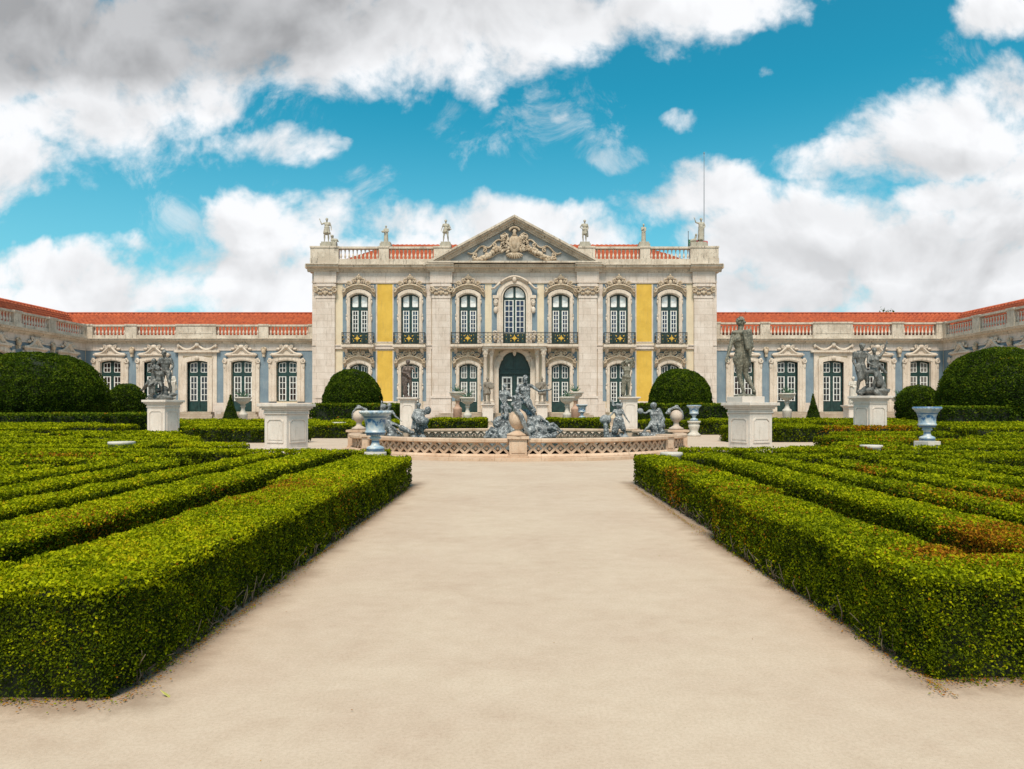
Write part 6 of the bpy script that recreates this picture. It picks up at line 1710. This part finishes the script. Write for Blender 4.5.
tag(link('ground', gm), kind='structure')

# ------------------------------------------------------------ sky with clouds, sun
wld = bpy.data.worlds.new('World'); scene.world = wld; wld.use_nodes = True
nt = NT(wld.node_tree); bg = nt.n['Background']
SUN_EL, SUN_AZ = R(58), R(186)         # azimuth clockwise from +Y: high, behind the viewer and a little to the left
sky = nt.new('ShaderNodeTexSky', sky_type='NISHITA', sun_disc=False, sun_elevation=SUN_EL, sun_rotation=SUN_AZ)
sky.ozone_density = 1.6; sky.air_density = 1.1; sky.dust_density = .4
dirv = nt.new('ShaderNodeTexCoord').outputs['Generated']
sx = nt.new('ShaderNodeSeparateXYZ'); nt.put(sx.inputs[0], dirv)
ya = nt.math('MAXIMUM', nt.math('ABSOLUTE', sx.outputs[1]), .12)
# gnomonic direction coordinates (true directions on the sky), 1 unit = 45 degrees off the palace axis
U = nt.math('DIVIDE', sx.outputs[0], ya); V = nt.math('DIVIDE', sx.outputs[2], ya)
cb_ = nt.new('ShaderNodeCombineXYZ'); nt.put(cb_.inputs[0], U); nt.put(cb_.inputs[1], V)
front = cb_.outputs[0]
# domain warp
_, wc = nt.noise(front, 4.2, 5, .6); _, wc2 = nt.noise(front, 15, 4, .6)
warp = nt.vmath('ADD', nt.vmath('MULTIPLY', nt.vmath('SUBTRACT', wc, (.5, .5, .5)), (.16, .12, 0)), nt.vmath('MULTIPLY', nt.vmath('SUBTRACT', wc2, (.5, .5, .5)), (.045, .04, 0)))
pw = nt.vmath('ADD', front, warp)
CL = [(60, 40, 250, 85, 1.1), (230, 20, 260, 75, 1.1), (430, 20, 190, 70, 1.05), (560, 8, 190, 45, 1.0), (90, 120, 130, 52, 1), (200, 100, 50, 40, .9), (255, 62, 60, 30, .8), (475, 65, 45, 45, .9), (390, 62, 80, 24, .7), (740, -8, 90, 32, .9),
      (25, 160, 62, 42, .95), (270, 152, 62, 26, .85), (325, 146, 26, 12, .6), (75, 185, 40, 16, .5), (8, 190, 30, 20, .8),
      (35, 268, 80, 26, 1), (150, 250, 60, 12, .55), (180, 288, 190, 32, 1), (260, 240, 62, 40, 1), (245, 285, 120, 42, 1.1), (320, 230, 45, 34, .9), (400, 228, 95, 30, .95), (520, 232, 130, 36, 1), (560, 215, 60, 22, .9), (440, 260, 200, 26, 1), (600, 240, 60, 26, .95),
      (560, 118, 24, 16, .62), (585, 138, 22, 14, .55), (545, 100, 20, 12, .45), (668, 122, 17, 11, .5), (766, 69, 12, 7, .45),
      (695, 200, 78, 36, 1.05), (650, 190, 40, 18, .6), (760, 250, 95, 50, 1.1), (730, 300, 120, 34, 1.1), (860, 240, 130, 62, 1.1), (860, 180, 70, 22, .7), (960, 290, 170, 60, 1.15), (960, 140, 105, 50, 1.05), (1010, 100, 60, 38, 1), (1040, 170, 90, 60, 1), (880, 155, 100, 26, .9),
      (1010, 22, 62, 30, 1), (950, 205, 120, 24, 1.0), (1010, 230, 90, 40, 1.1), (60, 290, 160, 28, 1.05), (200, 265, 60, 26, .95), (850, 270, 150, 50, 1.1), (872, 115, 18, 13, .5), (900, 112, 16, 12, .45), (800, 165, 40, 14, .5), (640, 270, 120, 24, .95), (-120, 100, 150, 120, 1), (-120, 270, 150, 60, 1), (1150, 250, 120, 90, 1), (1140, 40, 120, 60, .9), (300, -120, 420, 70, 1), (800, -160, 200, 60, .9)]
DK = [(70, 0, 300, 80, 1.9), (330, -20, 260, 65, .9), (180, 50, 160, 30, .4), (540, 20, 90, 20, .3), (960, 255, 170, 26, .55), (830, 215, 90, 18, .35), (960, 165, 90, 14, .35), (720, 230, 60, 12, .25), (130, 100, 120, 20, .35), (270, 262, 80, 14, .28), (900, 300, 170, 20, .45), (150, 300, 150, 12, .2), (740, 290, 60, 20, .3)]
def blobfield(lst, vec):
    acc = None
    for (cx, cy, rx, ry, w_) in lst:
        u0, v0, ru, rv = (cx-516)/700, (410-cy)/700, rx/700, ry/700
        d = nt.vmath('MULTIPLY', nt.vmath('SUBTRACT', vec, (u0, v0, 0)), (1/ru, 1/rv, 0))
        q = nt.vmath('DOT_PRODUCT', d, d)
        f = nt.math('MULTIPLY_ADD', q, -.55*w_, w_)
        acc = f if acc is None else nt.math('MAXIMUM', acc, f)
    return acc
bf = nt.math('MAXIMUM', blobfield(CL, pw), -1.2)
n1, _ = nt.noise(front, 5.5, 9, .62, .3); n2, _ = nt.noise(front, 16, 8, .6, .2); n3, _ = nt.noise(front, 2.2, 4, .5)
dens = nt.math('ADD', bf, nt.math('ADD', nt.math('MULTIPLY', nt.math('SUBTRACT', n1, .5), 2.1), nt.math('MULTIPLY', nt.math('SUBTRACT', n2, .5), .9)))
alpha_f = nt.smooth(dens, .30, .90)
# the half of the sky behind the viewer: broken cloud without a set layout
gb, _ = nt.noise(dirv, 2.6, 9, .6, .4)
alpha_b = nt.smooth(gb, .47, .60)
isf = nt.smooth(sx.outputs[1], .05, .2)
WS = [(180, 225, 60, 26, 1), (365, 205, 40, 30, .9), (480, 130, 70, 30, .8), (560, 120, 60, 44, 1), (600, 150, 50, 20, .8), (330, 185, 90, 18, .6), (880, 120, 60, 34, .9), (60, 215, 80, 14, .6), (270, 110, 80, 50, .8), (760, 175, 60, 24, .8), (650, 20, 60, 30, .7), (130, 170, 60, 30, .8), (620, 215, 60, 20, .8), (950, 60, 60, 30, .7), (700, 150, 60, 30, .5)]
wsp = nt.math('MAXIMUM', blobfield(WS, pw), -1.0)
nw_, _ = nt.noise(front, 9, 9, .68, .8)
wisp = nt.math('MULTIPLY', nt.smooth(nt.math('ADD', wsp, nt.math('MULTIPLY', nt.math('SUBTRACT', nw_, .5), 3.2)), .55, 1.5), .55)
alpha_f = nt.math('MAXIMUM', alpha_f, wisp)
alpha = nt.math('ADD', nt.math('MULTIPLY', alpha_f, isf), nt.math('MULTIPLY', alpha_b, nt.math('SUBTRACT', 1, isf)))
dk = nt.math('MAXIMUM', blobfield(DK, pw), 0.0)
# inner modelling of the clouds: billows lit from above
n1s, _ = nt.noise(front, 5.5, 5, .5, .3)
offn, _ = nt.noise(nt.vmath('ADD', front, (0.0, .04, 0)), 5.5, 5, .5, .3)
relief = nt.math('MULTIPLY', nt.math('SUBTRACT', n1s, offn), 1.5)
shade = nt.math('SUBTRACT', nt.math('ADD', .93, nt.math('MULTIPLY', nt.math('SUBTRACT', n3, .5), .20)), nt.math('ADD', nt.math('MULTIPLY', nt.math('MINIMUM', dk, 1.1), .50), nt.math('MULTIPLY', nt.smooth(dens, 1.0, 2.1), .04)))
shade = nt.math('ADD', shade, nt.math('MINIMUM', nt.math('MAXIMUM', relief, -.18), .10), clamp=True)
CW = .93
ccol = nt.mix(shade, (.22*CW, .225*CW, .235*CW, 1), (.93*CW, .94*CW, .96*CW, 1))
skyc0 = nt.mix(1.0, nt.vmath('MULTIPLY', sky.outputs[0], (.1, .1, .1)), (.14, 1.22, 1.16, 1), 'MULTIPLY')
hz_ = nt.math('MULTIPLY', nt.smooth(sx.outputs[2], .42, .02), .62)
skyc = nt.mix(hz_, skyc0, (.36, .62, .74, 1))
fin = nt.mix(alpha, skyc, ccol)
nt.put(bg.inputs['Color'], nt.vmath('MULTIPLY', fin, (10, 10, 10))); bg.inputs['Strength'].default_value = .1
wld.cycles.sampling_method = 'MANUAL'; wld.cycles.sample_map_resolution = 512

sun = bpy.data.lights.new('sun', 'SUN'); sun.energy = 3.9; sun.angle = R(18); sun.color = (1, .89, .75)
so = bpy.data.objects.new('sun', sun); col.objects.link(so)
dv = Vector((math.sin(SUN_AZ)*math.cos(SUN_EL), math.cos(SUN_AZ)*math.cos(SUN_EL), math.sin(SUN_EL)))
so.rotation_euler = (-dv).to_track_quat('-Z', 'Y').to_euler(); so.location = (0, -20, 40)

scene.view_settings.view_transform = 'Standard'; scene.view_settings.look = 'None'; scene.view_settings.gamma = 1
scene.view_settings.exposure = 0.18
scene.render.engine = 'CYCLES'
scene.cycles.max_bounces = 5; scene.cycles.diffuse_bounces = 3; scene.cycles.transparent_max_bounces = 4
print('LEAVES', NLEAF[0], 'objects', len(bpy.data.objects))
